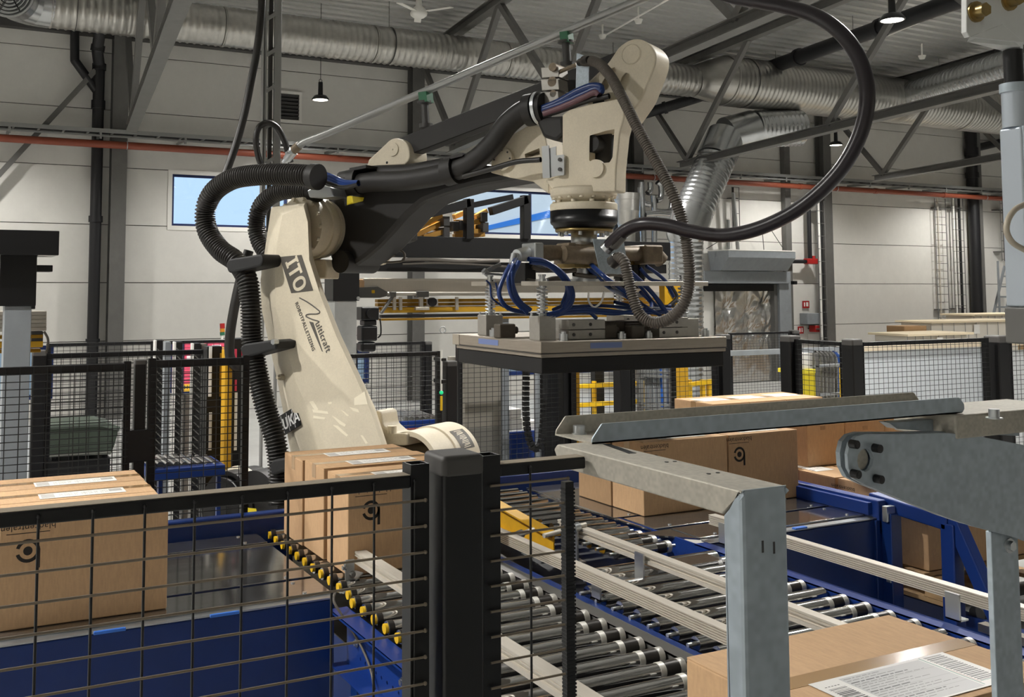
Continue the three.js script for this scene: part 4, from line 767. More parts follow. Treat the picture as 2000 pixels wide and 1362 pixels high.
  rp('fork_web', ext(R2([[1150, 186], [1200, 118], [1240, 128], [1236, 176], [1214, 204]], .0), -.03, .002), M.cream, null, fk);
  const pc = RP(1233, 106, .04); rp('pivot_cap', [new THREE.TorusGeometry(.056, .0025, 6, 40).translate(pc.x, pc.y, .041), discZ(pc, .008, .04, .045, 10)], M.cream, null, fk); rp('pivot_cap', discZ(pc, .052, .036, .0425, 40), M.cream, null, fk);
  rp('pivot_pad', discZ(pc, .07, -.24, -.15, 32), M.robotBlack, 'black pivot pad', fk);
  // wrist flanges
  const ax = V(RP(1140, 410, 0).x, 0, 0), Y = (py) => RP(1140, py, 0).y, lat = (p) => new THREE.LatheGeometry(p.map(([r, y]) => new THREE.Vector2(r, Y(y))), 56).translate(ax.x, 0, 0);
  rp('wrist_flange', [lat([[0, 398], [.155, 398], [.16, 390], [.185, 386], [.19, 382], [.19, 374], [.185, 368], [0, 366]])], M.cream);
  for (let k = 0; k < 16; k++) { const a = k / 16 * 6.283; rp('flange_bolt', rod(V(ax.x + Math.cos(a) * .172, Y(390), Math.sin(a) * .172), V(ax.x + Math.cos(a) * .172, Y(383), Math.sin(a) * .172), .012, .012, 10), M.cream); }
  rp('wrist_ring', lat([[0, 414], [.19, 414], [.192, 411], [.192, 401], [.186, 398], [0, 398]]), M.cream, 'cream ring');
  for (let k = 0; k < 10; k++) { const a = k / 10 * 6.283 + .2; rp('flange_bolt', rod(V(ax.x + Math.cos(a) * .165, Y(398), Math.sin(a) * .165), V(ax.x + Math.cos(a) * .165, Y(393), Math.sin(a) * .165), .014, .014, 8), M.cream); }
  rp('wrist_cover', lat([[0, 446], [.172, 446], [.176, 441], [.188, 438], [.192, 434], [.192, 413], [0, 413]]), M.blackSatin, 'black rubber cover ring');
  rp('cover_port', (() => { const p = RP(1105, 424, .155); return [discZ(p, .02, .15, .182, 24)]; })(), M.white, 'white port on the cover');
  rp('tool_flange', [lat([[0, 454], [.16, 454], [.164, 451], [.164, 446], [0, 446]])], M.brassGold, 'zinc-plated tool flange');
  for (let k = 0; k < 10; k++) { const a = k / 10 * 6.283; rp('flange_bolt', rod(V(ax.x + Math.cos(a) * .14, Y(461), Math.sin(a) * .14), V(ax.x + Math.cos(a) * .14, Y(453), Math.sin(a) * .14), .011, .011, 8), M.zinc); }
  rp('tool_tube', lat([[0, 484], [.074, 484], [.074, 454], [0, 454]]), M.zinc, 'plated tube below the flange');
  // bracket plates and manifold on the wrist
  rp('cable_bracket', [ext(R2([[1058, 286], [1072, 284], [1074, 348], [1060, 348]], .16), .155, .161), ext(roundedPoly(R2([[1084, 304], [1102, 302], [1102, 342], [1084, 344]], .165), .006), .15, .168), ext(R2([[1072, 290], [1086, 286], [1086, 344], [1072, 348]], .15), .145, .151)], M.zinc, 'bent zinc cable bracket');
  for (const p of [[1094, 312], [1094, 331]]) { const c = RP(...p, .17); rp('bracket_bolt', [discZ(c, .011, .168, .178, 16), discZ(c, .006, .178, .18, 6)], M.steelDark); }
  for (const [a, b] of [[130, 152], [153, 177], [178, 203]]) rp('valve_block', ext(R2([[1056, a + 2], [1090, a], [1092, b - 2], [1058, b]], .1), -.02, .1, .004), M.aluBlock, 'grey valve block');
  rp('valve_fittings', [discZ(RP(1098, 138, 0), .025, .0, .12, 18), rod(RP(1094, 140, .08), RP(1126, 126, .08), .012, .012, 12), discZ(RP(1094, 165, 0), .03, -.02, .1, 14), discZ(RP(1096, 188, 0), .022, .0, .1, 12)], M.brass, 'brass fittings');
  rp('hose_plate', ext(R2([[1126, 104], [1132, 105], [1150, 112], [1150, 168], [1140, 176], [1124, 180]], .1), .092, .1, .001), M.galv, 'thin zinc plate that holds the hose');
  rp('hose_ferrule', rod(RP(1132, 122, .1), RP(1150, 117, .16), .022, .022, 18), M.hoseBlack);
}
{ // hoses of the robot
  const zc = .5;
  rp('corrugated_hose', corrugated([[612, 344], [560, 341], [500, 342], [450, 352], [415, 378], [401, 412], [405, 450], [430, 488], [462, 512], [482, 545], [490, 600], [492, 660], [502, 725], [520, 800], [538, 862], [545, 915], [547, 985]].map((p) => RP(...p, zc)), .071, .021, .012, 22), M.hoseBlack, 'thick ribbed black dress-pack hose');
  rp('corrugated_hose', corrugated([[612, 374], [572, 371], [535, 380], [510, 402], [500, 435], [506, 470], [524, 500]].map((p) => RP(...p, .12)), .062, .021, .011, 20), M.hoseBlack, 'ribbed black hose behind the elbow');
  for (const [a, b, z] of [[[618, 324], [622, 366], zc], [[618, 352], [616, 388], .2]]) rp('hose_clamp', rod(RP(a[0] - 8, (a[1] + b[1]) / 2, z), RP(a[0] + 4, (a[1] + b[1]) / 2 + 1, z), .083, .083, 28), M.robotBlack, 'black hose clamp');
  rp('hose_clamp', [ext(roundedPoly(R2([[440, 518], [446, 506], [510, 496], [514, 508], [510, 520], [446, 534]], zc + .09), .02), zc - .09, zc + .09, .012)], M.blackRub, 'black hose clamp on the lower arm');
  rp('hose_clamp', [ext(roundedPoly(R2([[468, 680], [476, 672], [530, 664], [542, 668], [540, 682], [474, 700]], zc + .09), .012), zc - .09, zc + .09, .012)], M.blackRub, 'black hose clamp on the lower arm');
  rp('hose_clamp', [ext(roundedPoly(R2([[526, 908], [534, 898], [560, 894], [560, 918], [530, 930]], zc + .09), .012), zc - .09, zc + .09, .012)], M.blackRub, 'black hose clamp at the foot');
  { const c = RP(537, 668, zc + .1); rp('clamp_bolt', discZ(c, .018, zc + .08, zc + .12, 6), M.zinc); }
  rp('clamp_bracket', [ext(roundedPoly(R2([[600, 372], [624, 360], [646, 366], [652, 384], [630, 388], [604, 386]], .3), .01), .16, .3, .006)], M.zinc, 'bent zinc bracket');
  for (const [d, m] of [[0, M.hoseBlue], [8, M.hoseBlack], [-6, M.hoseBlue]]) rp('sleeved_hose', hose([[626, 344 + d], [648, 352 + d], [672, 360 + d * .6], [700, 358]].map((p) => RP(...p, .36)), .02, 20, 10), m);
  rp('sleeved_hose', hose([[668, 366], [720, 356], [800, 352], [880, 336], [930, 312], [962, 282], [994, 240], [1032, 213], [1062, 208]].map((p) => RP(...p, .1)), .066, 80, 18), M.robotBlack, 'thick black sleeved hose along the arm');
  rp('sleeved_hose', hose([[668, 352], [720, 342], [800, 338], [870, 326], [905, 318]].map((p) => RP(...p, .0)), .06, 50, 16), M.robotBlack, 'second black sleeved hose along the arm');
  rp('sleeved_hose', hose([[905, 345], [960, 330], [1010, 316], [1056, 312]].map((p) => RP(...p, .14)), .016, 30, 10), M.hoseBlack, 'thin black cable');
  for (const [a, b] of [[[690, 356], [704, 354]], [[872, 336], [892, 331]]]) rp('hose_clamp', [rod(RP(...a, .1), RP(...b, .1), .09, .09, 24), ext(R2([[a[0] + 4, a[1] - 26], [b[0] + 22, b[1] - 30], [b[0] + 22, b[1] - 24], [a[0] + 4, a[1] - 20]], .1), .0, .16)], M.robotBlack, 'black hose clamp on the upper arm');
  rp('hose_clamp', [rod(RP(1030, 216, .1), RP(1046, 213, .1), .095, .095, 28), rod(RP(1056, 212, .1), RP(1064, 211, .1), .09, .09, 28)], M.robotBlack, 'black end collar of the sleeved hose');
  rp('clamp_ring', rod(RP(1050, 212, .1), RP(1056, 211, .1), .098, .098, 28), M.zinc, 'zinc ring of the end collar');
  rp('collar_base', ext(roundedPoly(R2([[1044, 232], [1068, 228], [1100, 226], [1102, 262], [1086, 276], [1060, 268]], .14), .02), -.06, .14, .02), M.robotBlack);
  const B = [[[1060, 212], [1090, 200], [1130, 178], [1160, 168], [1174, 172], [1172, 182]], [[1060, 216], [1100, 202], [1140, 184], [1166, 174], [1176, 180]]];
  for (const l of B) rp('air_hose', hose(l.map((p) => RP(...p, .14)), .022, 40, 12), M.hoseBlue, 'blue air hose');
  rp('air_hose', hose([[1062, 222], [1100, 208], [1140, 190], [1164, 180], [1170, 186]].map((p) => RP(...p, .15)), .018, 40, 12), std('#6b4a52', .4), 'purple air hose');
  rp('air_hose', hose([[1062, 226], [1100, 214], [1150, 196], [1190, 188]].map((p) => RP(...p, .13)), .016, 40, 12), M.hoseBlack);
  // supply pipe on posts above the parallel rod
  const zr = -.16, P = (a, b) => RP(a, b, zr);
  rp('supply_pipe', [hose([P(572, 296), P(582, 287), P(596, 277), P(612, 271), P(640, 260)], .026, 20, 14), rod(P(640, 260), P(1290, -18), .026, .026, 18)], M.galvTray, 'long galvanised supply pipe');
  for (const [a, b, t] of [[824, 190, 246], [1100, 72, 126]]) { rp('pipe_clamp', [ext(roundedPoly(R2([[a - 8, b - 10], [a + 8, b - 12], [a + 10, b + 8], [a - 6, b + 10]], zr + .04), .003), zr - .04, zr + .04, .003)], M.green, 'green plastic pipe clamp'); rp('pipe_post', [rod(P(a + 5, b + 6), P(a + 8, t), .026, .026, 14), rod(P(a + 5, b + 8), P(a + 5, b + 12), .05, .05, 16), rod(P(a + 8, t - 4), P(a + 8, t + 4), .045, .045, 16)], M.steelDark); }
  rp('pipe_coupling', [rod(P(560, 312), P(573, 295), .03, .036, 18), rod(P(555, 318), P(560, 312), .022, .022, 6), discZ(P(570, 301), .012, zr + .02, zr + .06, 8)], M.zinc, 'zinc quick coupling');
  rp('pipe_nut', rod(P(574, 294), P(584, 284), .034, .034, 8), M.brass);
}
{ // foot of the robot, mostly hidden by the boxes
  const c = RP(720, 930, .1);
  rp('pedestal', [rbox(c.x - .45, c.x + .45, 0, .75, -.4, .45, .02)], M.blueDeep, 'blue pedestal');
  rp('base', new THREE.CylinderGeometry(.4, .46, .42, 48).translate(c.x, .96, .05), M.cream);
  rp('carousel', [new THREE.CylinderGeometry(.44, .42, .26, 48).translate(c.x, 1.3, .05), ext(roundedPoly(R2([[560, 935], [600, 900], [760, 880], [800, 905], [800, 985], [560, 985]], .2), .05), -.3, .2, .03)], M.cream);
  // right: curved cover with a type plate
  const cv = RP(800, 915, .1), cov = rp('motor_cover', [[.225, .195, -.12, .1], [.235, .195, -.36, -.12]].map(([ro, ri, a, b]) => { const sh = new THREE.Shape(); sh.absarc(cv.x, cv.y, ro, 0, Math.PI * 2, false); sh.holes.push(circleHole(cv.x, cv.y, ri)); return new THREE.ExtrudeGeometry(sh, { depth: b - a, bevelEnabled: false, curveSegments: 48 }).translate(0, 0, a); }).concat([discZ(cv, .2, -.36, -.34, 40)]), M.cream, 'dusty cream curved cover, open at one end');
  rp('type_plate', (() => { const g = new THREE.CylinderGeometry(.237, .237, .15, 24, 1, true, 2.0, .62).rotateX(Math.PI / 2).translate(cv.x, cv.y, -.24); g.userData = { keepUV: true }; return g; })(), new THREE.MeshStandardMaterial({ map: canvasTex(256, 128, (x, w, h) => { x.fillStyle = '#5b5750'; x.fillRect(0, 0, w, h); x.strokeStyle = '#e0d6bf'; x.lineWidth = 7; for (let k = 0; k < 13; k++) { const a = 18 + k * 18; x.beginPath(); x.moveTo(a, 30 + (k * 7 % 3) * 8); x.lineTo(a + (k % 4 === 1 ? 14 : 6), 98); x.stroke(); } }), roughness: .5, side: THREE.DoubleSide }), 'dark type plate with worn pale strokes', cov);
  rp('cover_lug', [rod(RP(766, 832, .1), RP(766, 846, .1), .03, .03, 14), ext(roundedPoly(R2([[736, 800], [748, 804], [752, 830], [770, 846], [800, 846], [800, 870], [740, 870]], .1), .02), -.05, .12, .01)], M.cream);
  // left: dusty motor housing with a yellow label
  const m = RP(470, 985, .3); rp('motor_housing', [discZ(m, .235, .15, .42, 48), discZ(m, .2, .42, .47, 48), discZ(RP(520, 975, .3), .2, .0, .4, 40)], M.robotBlack, 'dusty dark motor housing');
  rp('motor_rim', new THREE.TorusGeometry(.235, .02, 8, 48).translate(m.x, m.y, .3), M.cream, null);
  rp('motor_foot', ext(roundedPoly(R2([[403, 1006], [408, 988], [436, 984], [448, 1006], [448, 1040], [403, 1040]], .45), .006), .3, .46, .006), M.cream);
  rp('warning_label', ext(R2([[482, 992], [500, 994], [502, 1003], [478, 1006]], .475), .472, .476), std('#d8c31f', .5), 'yellow label');
}
// ---------- vacuum gripper under the wrist
{
  const gx0 = 2.705, gx1 = 3.92, gz1 = -4.275, gz0 = -5.2, yt = onZ(1057, 668, gz1).y, ym = onZ(1057, 700, gz1).y, yb = onZ(1057, 732, gz1).y;
  const t = thing('vacuum_gripper', 'wide vacuum gripper plate with springs, valves and blue hoses under the robot wrist', 'gripper', V((gx0 + gx1) / 2, yb, (gz0 + gz1) / 2));
  part(t, 'foam_pad', rbox(gx0 + .012, gx1 - .012, yb, ym, gz0 + .012, gz1 - .012, .006), M.blackRub, 'black foam pad');
  part(t, 'suction_plate', [rbox(gx0, gx1, ym + .022, yt, gz0, gz1, .006), rbox(gx0 + .004, gx1 - .004, ym, ym + .024, gz0 + .004, gz1 - .004, .004)], M.suctionMetal, 'brushed metal suction box');
  part(t, 'edge_strip', [box(gx0 - .001, gx1 + .001, ym + .018, ym + .023, gz1, gz1 + .002), box(gx0 - .002, gx0, ym + .018, ym + .023, gz0, gz1)], M.steelDark);
  const fr = M.blueDeep; part(t, 'film', box(gx0 + .3, gx0 + .5, ym + .04, yt - .012, gz1, gz1 + .0012), std('#6f7fae', .4), 'blue protective film'); part(t, 'film', box(gx0 - .0012, gx0, ym + .04, yt - .012, gz0 + .28, gz0 + .5), std('#6f7fae', .4), 'blue protective film');
  // guide blocks with spring posts
  const yp = yt + .28;
  const post = (x, z, w, d, h) => {
    part(t, 'guide_block', rbox(x - w / 2, x + w / 2, yt, yt + h, z - d / 2, z + d / 2, .003), M.aluBlock);
    for (const [a, b] of [[-1, -1], [1, -1], [-1, 1], [1, 1]]) part(t, 'block_screw', new THREE.CylinderGeometry(.007, .007, .014, 12).translate(x + a * w * .4, yt + h + .007, z + b * d * .4), M.zinc);
    part(t, 'guide_pin', [rod(V(x, yt + h, z), V(x, yp + .05, z), .016, .016, 18), rod(V(x, yp + .02, z), V(x, yp + .035, z), .035, .035, 22), rod(V(x, yp + .05, z), V(x, yp + .06, z), .02, .02, 12)], M.chrome);
    const pts = []; for (let k = 0; k <= 8 * 14; k++) { const a = k / 14 * 6.283; pts.push(V(x + Math.cos(a) * .026, yt + h + .004 + (yp - yt - h - .01) * k / 112, z + Math.sin(a) * .026)); }
    part(t, 'spring', new THREE.TubeGeometry(new THREE.CatmullRomCurve3(pts), 220, .0045, 6), M.zinc, 'steel coil spring');
  };
  post(gx0 + .1, gz1 - .14, .1, .1, .125); post(gx0 + .12, gz0 + .2, .11, .1, .115); post(gx1 - .2, gz1 - .12, .12, .11, .1); post(gx1 - .16, gz0 + .16, .12, .1, .11);
  // top plate
  part(t, 'top_plate', [rbox(gx0 + .04, gx1 - .02, yp, yp + .024, gz0 + .12, gz0 + .3, .003), rbox(gx0 + .02, gx1 - .08, yp, yp + .024, gz1 - .22, gz1 - .05, .003), rbox(gx0 + .3, gx0 + .78, yp + .001, yp + .015, gz0 + .28, gz1 - .2, .003)], M.alu, 'aluminium top plate');
  // clamped aluminium blocks along the front
  const blk = (x0, x1, z0, z1, h, k) => { for (let i = 0; i < k; i++) part(t, 'clamp_block', rbox(x0, x1, yt + i * h + .001, yt + (i + 1) * h - .002, z0, z1, .003), M.aluBlock); for (let i = 0; i < k; i++) for (const x of [x0 + .03, (x0 + x1) / 2 + .02]) part(t, 'block_screw', new THREE.CylinderGeometry(.009, .009, .004, 12).rotateX(Math.PI / 2).translate(x, yt + (i + .5) * h, z1 + .001), M.steelDark); };
  blk(gx0 + .23, gx0 + .46, gz1 - .22, gz1 - .09, .052, 2); blk(gx1 - .42, gx1 - .22, gz1 - .24, gz1 - .06, .055, 2); blk(gx1 - .32, gx1 - .12, gz0 + .3, gz0 + .42, .055, 2);
  for (const [x, z, r, h] of [[gx0 + .17, gz1 - .05, .024, .035], [gx0 + .53, gz1 - .04, .022, .03], [gx0 + .06, gz0 + .35, .026, .036], [gx1 - .1, gz1 - .06, .022, .035], [gx1 - .03, gz1 - .3, .022, .035], [gx1 - .5, gz1 - .05, .02, .03]]) part(t, 'knob', [new THREE.CylinderGeometry(r, r, h, 22).translate(x, yt + h / 2, z), new THREE.CylinderGeometry(r * .6, r * .6, h * .3, 18).translate(x, yt + h * 1.15, z)], M.zinc, 'round zinc screw cap');
  for (const [x, z, s] of [[gx0 + .5, gz1 - .14, .05], [gx0 + .58, gz1 - .2, .06], [gx0 + .66, gz1 - .1, .045], [gx0 + .72, gz1 - .24, .06], [gx0 + .04, gz0 + .5, .05], [gx1 - .5, gz1 - .2, .05]]) part(t, 'valve', [rbox(x - s, x + s, yt, yt + s * 1.5, z - s * .7, z + s * .7, .008), new THREE.CylinderGeometry(s * .4, s * .4, s, 14).rotateZ(1.57).translate(x + s, yt + s * .8, z)], M.valveDirty, 'grimy valve');
  // brown manifold round the tube
  const cx = WRIST.x, cz = WRIST.z, ymf = atD(1140, 496, 5.72).y;
  const man = (p, q, r, n) => rod(V(...p), V(...q), r, r, n || 20);
  const pz = (a, b, dz) => { const c = onZ(a, b, cz + dz); return [c.x, c.y, c.z]; };
  part(t, 'manifold', [man(pz(1042, 494, .1), pz(1282, 496, .02), .044), rbox(cx - .14, cx + .14, ymf - .065, ymf + .05, cz - .12, cz + .11, .02), rbox(pz(1232, 0, 0)[0], pz(1268, 0, 0)[0], ymf - .055, ymf + .055, cz - .1, cz + .1, .015), man(pz(1100, 497, .14), pz(1165, 500, .16), .05), man(pz(1276, 492, .02), pz(1292, 510, .02), .045), rbox(pz(1096, 0, .1)[0], pz(1112, 0, .1)[0], ymf - .055, ymf + .055, cz + .02, cz + .15, .012)], M.brass, 'dusty brown brass manifold');
  part(t, 'manifold_end', [rbox(pz(1028, 0, .1)[0], pz(1046, 0, .1)[0], ymf - .05, ymf + .05, cz + .03, cz + .17, .01), man(pz(1030, 494, .1), pz(1010, 500, .12), .036), ...[0, 1, 2].map((k) => man(pz(1014 - k * 5, 497, .12 + k * .03), pz(1006 - k * 3, 516, .14 + k * .03), .017, 12))], M.zinc, 'zinc fittings at the manifold end');
  part(t, 'manifold_plate', rbox(cx - .16, cx + .02, ymf - .085, ymf - .06, cz - .05, cz + .13, .004), M.brassGold, 'plated clamp plate');
  for (let k = 0; k < 4; k++) part(t, 'solenoid', rbox(cx + .22 + k * .045, cx + .26 + k * .045, ymf - .2, ymf - .06, cz - .02, cz + .04, .006), M.black);
  part(t, 'terminal_box', rbox(pz(1018, 0, .06)[0], pz(1040, 0, .06)[0], ymf - .17, ymf - .06, cz - .04, cz + .08, .006), M.black);
  for (let k = 0; k < 9; k++) part(t, 'hose_nipple', man([cx + .2 + k * .025, ymf - .03, cz + .02 - k * .006], [cx + .2 + k * .025, ymf - .07, cz + .03 - k * .006], .01, 10), M.brassGold);
  part(t, 'centre_tube', [man([cx, atD(1140, 482, 5.72).y, cz], [cx, yp + .016, cz], .073, 36), man([cx, yp + .016, cz], [cx, yp + .04, cz], .11, 36)], M.zinc, 'plated centre tube');
  // hose plate
  const hz = cz + .22, Q = [[1158, 467], [1218, 468], [1228, 532], [1206, 536], [1172, 532]].map(([a, b]) => { const c = onZ(a, b, hz); return [c.x, c.y]; });
  part(t, 'hose_plate', ext(Q, hz - .006, hz, .001), M.galv, 'pale zinc plate for the big hose');
  // blue hoses
  const P = (a, b, z) => onZ(a, b, z), zf = gz1 - .1, zm = cz + .1;
  const blues = [[[1032, 506, zf], [1062, 510, zf], [1098, 535, zf], [1118, 572, zf], [1108, 598, zf], [1090, 612, zf]], [[1036, 512, zf], [1070, 518, zf], [1100, 545, zf], [1112, 575, zf], [1100, 602, zf]], [[1050, 506, zm], [1088, 528, zm], [1108, 562, zm], [1098, 596, zm]], [[1010, 500, zm], [1000, 530, zf], [1002, 560, zf], [1016, 590, zf], [1036, 606, zf]], [[1014, 510, zf], [1000, 545, zf], [1008, 585, zf], [1030, 610, zf]], [[1000, 512, zm], [985, 540, zm], [975, 575, zm], [990, 600, zm], [1030, 612, zm]],
    [[1142, 515, zm], [1165, 540, zm], [1190, 562, zm], [1225, 580, zf], [1250, 600, zf]], [[1150, 512, zm], [1180, 540, zf], [1215, 566, zf], [1245, 585, zf]], [[1230, 530, zf], [1262, 560, zf], [1288, 590, zf], [1302, 612, zf]], [[1228, 540, zm], [1255, 565, zm], [1275, 590, zm], [1296, 612, zm]], [[1070, 614, zf], [1120, 604, zf], [1180, 606, zf], [1240, 612, zf], [1300, 608, zf]], [[1075, 620, zf], [1110, 610, zf], [1150, 610, zf], [1165, 622, zf]], [[1110, 600, zm], [1180, 598, zm], [1250, 604, zm], [1310, 598, zm]], [[1250, 570, zm], [1270, 590, zm], [1262, 612, zf]], [[1200, 590, zm], [1240, 600, zm], [1280, 612, zm]], [[1050, 512, zf], [1082, 520, zf], [1110, 548, zf], [1120, 580, zf], [1106, 606, zf], [1070, 618, zf]], [[1058, 514, zm], [1092, 536, zm], [1112, 566, zm], [1104, 592, zm], [1080, 606, zm]], [[1004, 516, zf], [993, 545, zf], [1000, 580, zf], [1020, 604, zf]], [[1160, 520, zm], [1195, 556, zm], [1230, 575, zm], [1262, 600, zf], [1290, 616, zf]], [[1240, 540, zf], [1275, 575, zf], [1296, 606, zf]], [[1078, 616, zf], [1140, 608, zf], [1200, 613, zf], [1260, 604, zf], [1320, 606, zm]], [[1250, 524, zm], [1270, 545, zm], [1300, 555, zm], [1316, 580, zm]], [[1262, 520, zm], [1290, 540, zm], [1310, 560, zm]]];
  blues.forEach((l, i) => part(t, 'blue_hose', hose(l.map((p) => P(...p)), i < 9 ? .0125 : .0105, 40, 10), M.hoseBlue));
  const thins = [[[950, 548], [957, 556], [960, 580], [972, 592], [984, 600]], [[968, 552], [972, 570], [980, 590], [992, 606]], [[1150, 570], [1150, 588], [1160, 600], [1174, 590], [1180, 570]]];
  thins.forEach((l, i) => part(t, 'thin_hose', hose(l.map(([a, b]) => P(a, b, i < 2 ? gz0 + .3 : zf)), .0055, 30, 8), i < 2 ? M.hoseBlue : M.white));
  part(t, 'cable_tangle', [hose([[1040, 522], [1060, 528], [1080, 524], [1100, 530], [1125, 528]].map(([a, b]) => P(a, b, zm)), .012, 30, 8), hose([[1030, 548], [1056, 552], [1078, 545], [1100, 544]].map(([a, b]) => P(a, b, zm)), .014, 30, 8), hose([[1120, 536], [1160, 540], [1200, 536], [1225, 540]].map(([a, b]) => P(a, b, zm)), .012, 30, 8)], M.hoseGrey);
  // lever on the left
  part(t, 'toggle_clamp', [beam(P(948, 530, gz0 + .3), P(978, 516, gz0 + .3), .02, .008, V(0, 0, 1)), rod(P(944, 528, gz0 + .3), P(952, 536, gz0 + .3), .016, .016, 14), beam(P(944, 534, gz0 + .3), P(990, 538, gz0 + .3), .03, .012)], M.zinc, 'zinc toggle clamp');
  const ey = onX(862, 655, gx0 - .015); part(t, 'eye_bolt', [new THREE.TorusGeometry(.018, .004, 8, 20).translate(ey.x + .01, yt + .018, ey.z)], M.zinc);
  // light strip hanging behind the corner
  part(t, 'lug', rbox(gx0 - .004, gx0, yt - .06, yt + .0, gz0 - .03, gz0 + .05, .001), M.alu);
}
{ // hoses between wrist, gripper and ceiling
  const zw = .1, W = (a, b, z) => { const p = RP(a, b, z); return RO.clone().addScaledVector(RD, p.x).addScaledVector(RN, z).setY(p.y); };
  const l = [[1140, 119, .12], [1165, 122, .16], [1190, 146, .2], [1215, 190, .24], [1245, 250, .26], [1278, 310, .28], [1310, 370, .3], [1332, 430, .3], [1343, 490, .3], [1346, 550, .3], [1334, 596, .3], [1305, 624, .3], [1275, 630, .3], [1250, 615, .3], [1236, 580, .3], [1226, 540, .3], [1219, 512, .3], [1208, 503, .28], [1194, 512, .26]].map((p) => W(...p));
  const t = thing('vacuum_hose', 'grey ribbed hose drooping from the top of the wrist to the gripper plate', 'hose', W(1275, 640, .3));
  part(t, 'hose', corrugated(l, .03, .013, .005, 16), M.hoseGrey);
  part(t, 'ferrule', rod(W(1196, 516, .26), W(1206, 505, .27), .036, .036, 18), M.hoseBlack, 'black hose end');
  const q = [[1190, 480, .3], [1204, 466, .32], [1222, 450, .34], [1252, 438, .36], [1300, 440, .36], [1350, 452, .36], [1410, 460, .36], [1470, 450, .36], [1540, 420, .36], [1600, 376, .36], [1650, 320, .36], [1684, 250, .36], [1694, 185, .36], [1682, 125, .36], [1652, 75, .36], [1600, 34, .36], [1530, 12, .36], [1450, -2, .36], [1380, -20, .36]].map((p) => W(...p));
  const b = thing('supply_hose', 'thick black hose arching in a big loop from the gripper up out of view', 'hose', q[0].clone());
  part(b, 'hose', hose(q, .035, 160, 20), M.hoseBig);
  part(b, 'coupling', [rod(W(1186, 484, .3), W(1206, 464, .32), .026, .026, 18), rod(W(1196, 476, .3), W(1216, 455, .33), .04, .038, 20)], M.steelGrey, 'grey hose coupling');
  part(b, 'nut', rod(W(1182, 488, .3), W(1190, 480, .3), .036, .036, 6), M.zinc);
  const up = q[q.length - 1]; part(b, 'ceiling_rope', rod(up, V(up.x, 7.9, up.z), .008, .008, 8), M.blackRub);
}
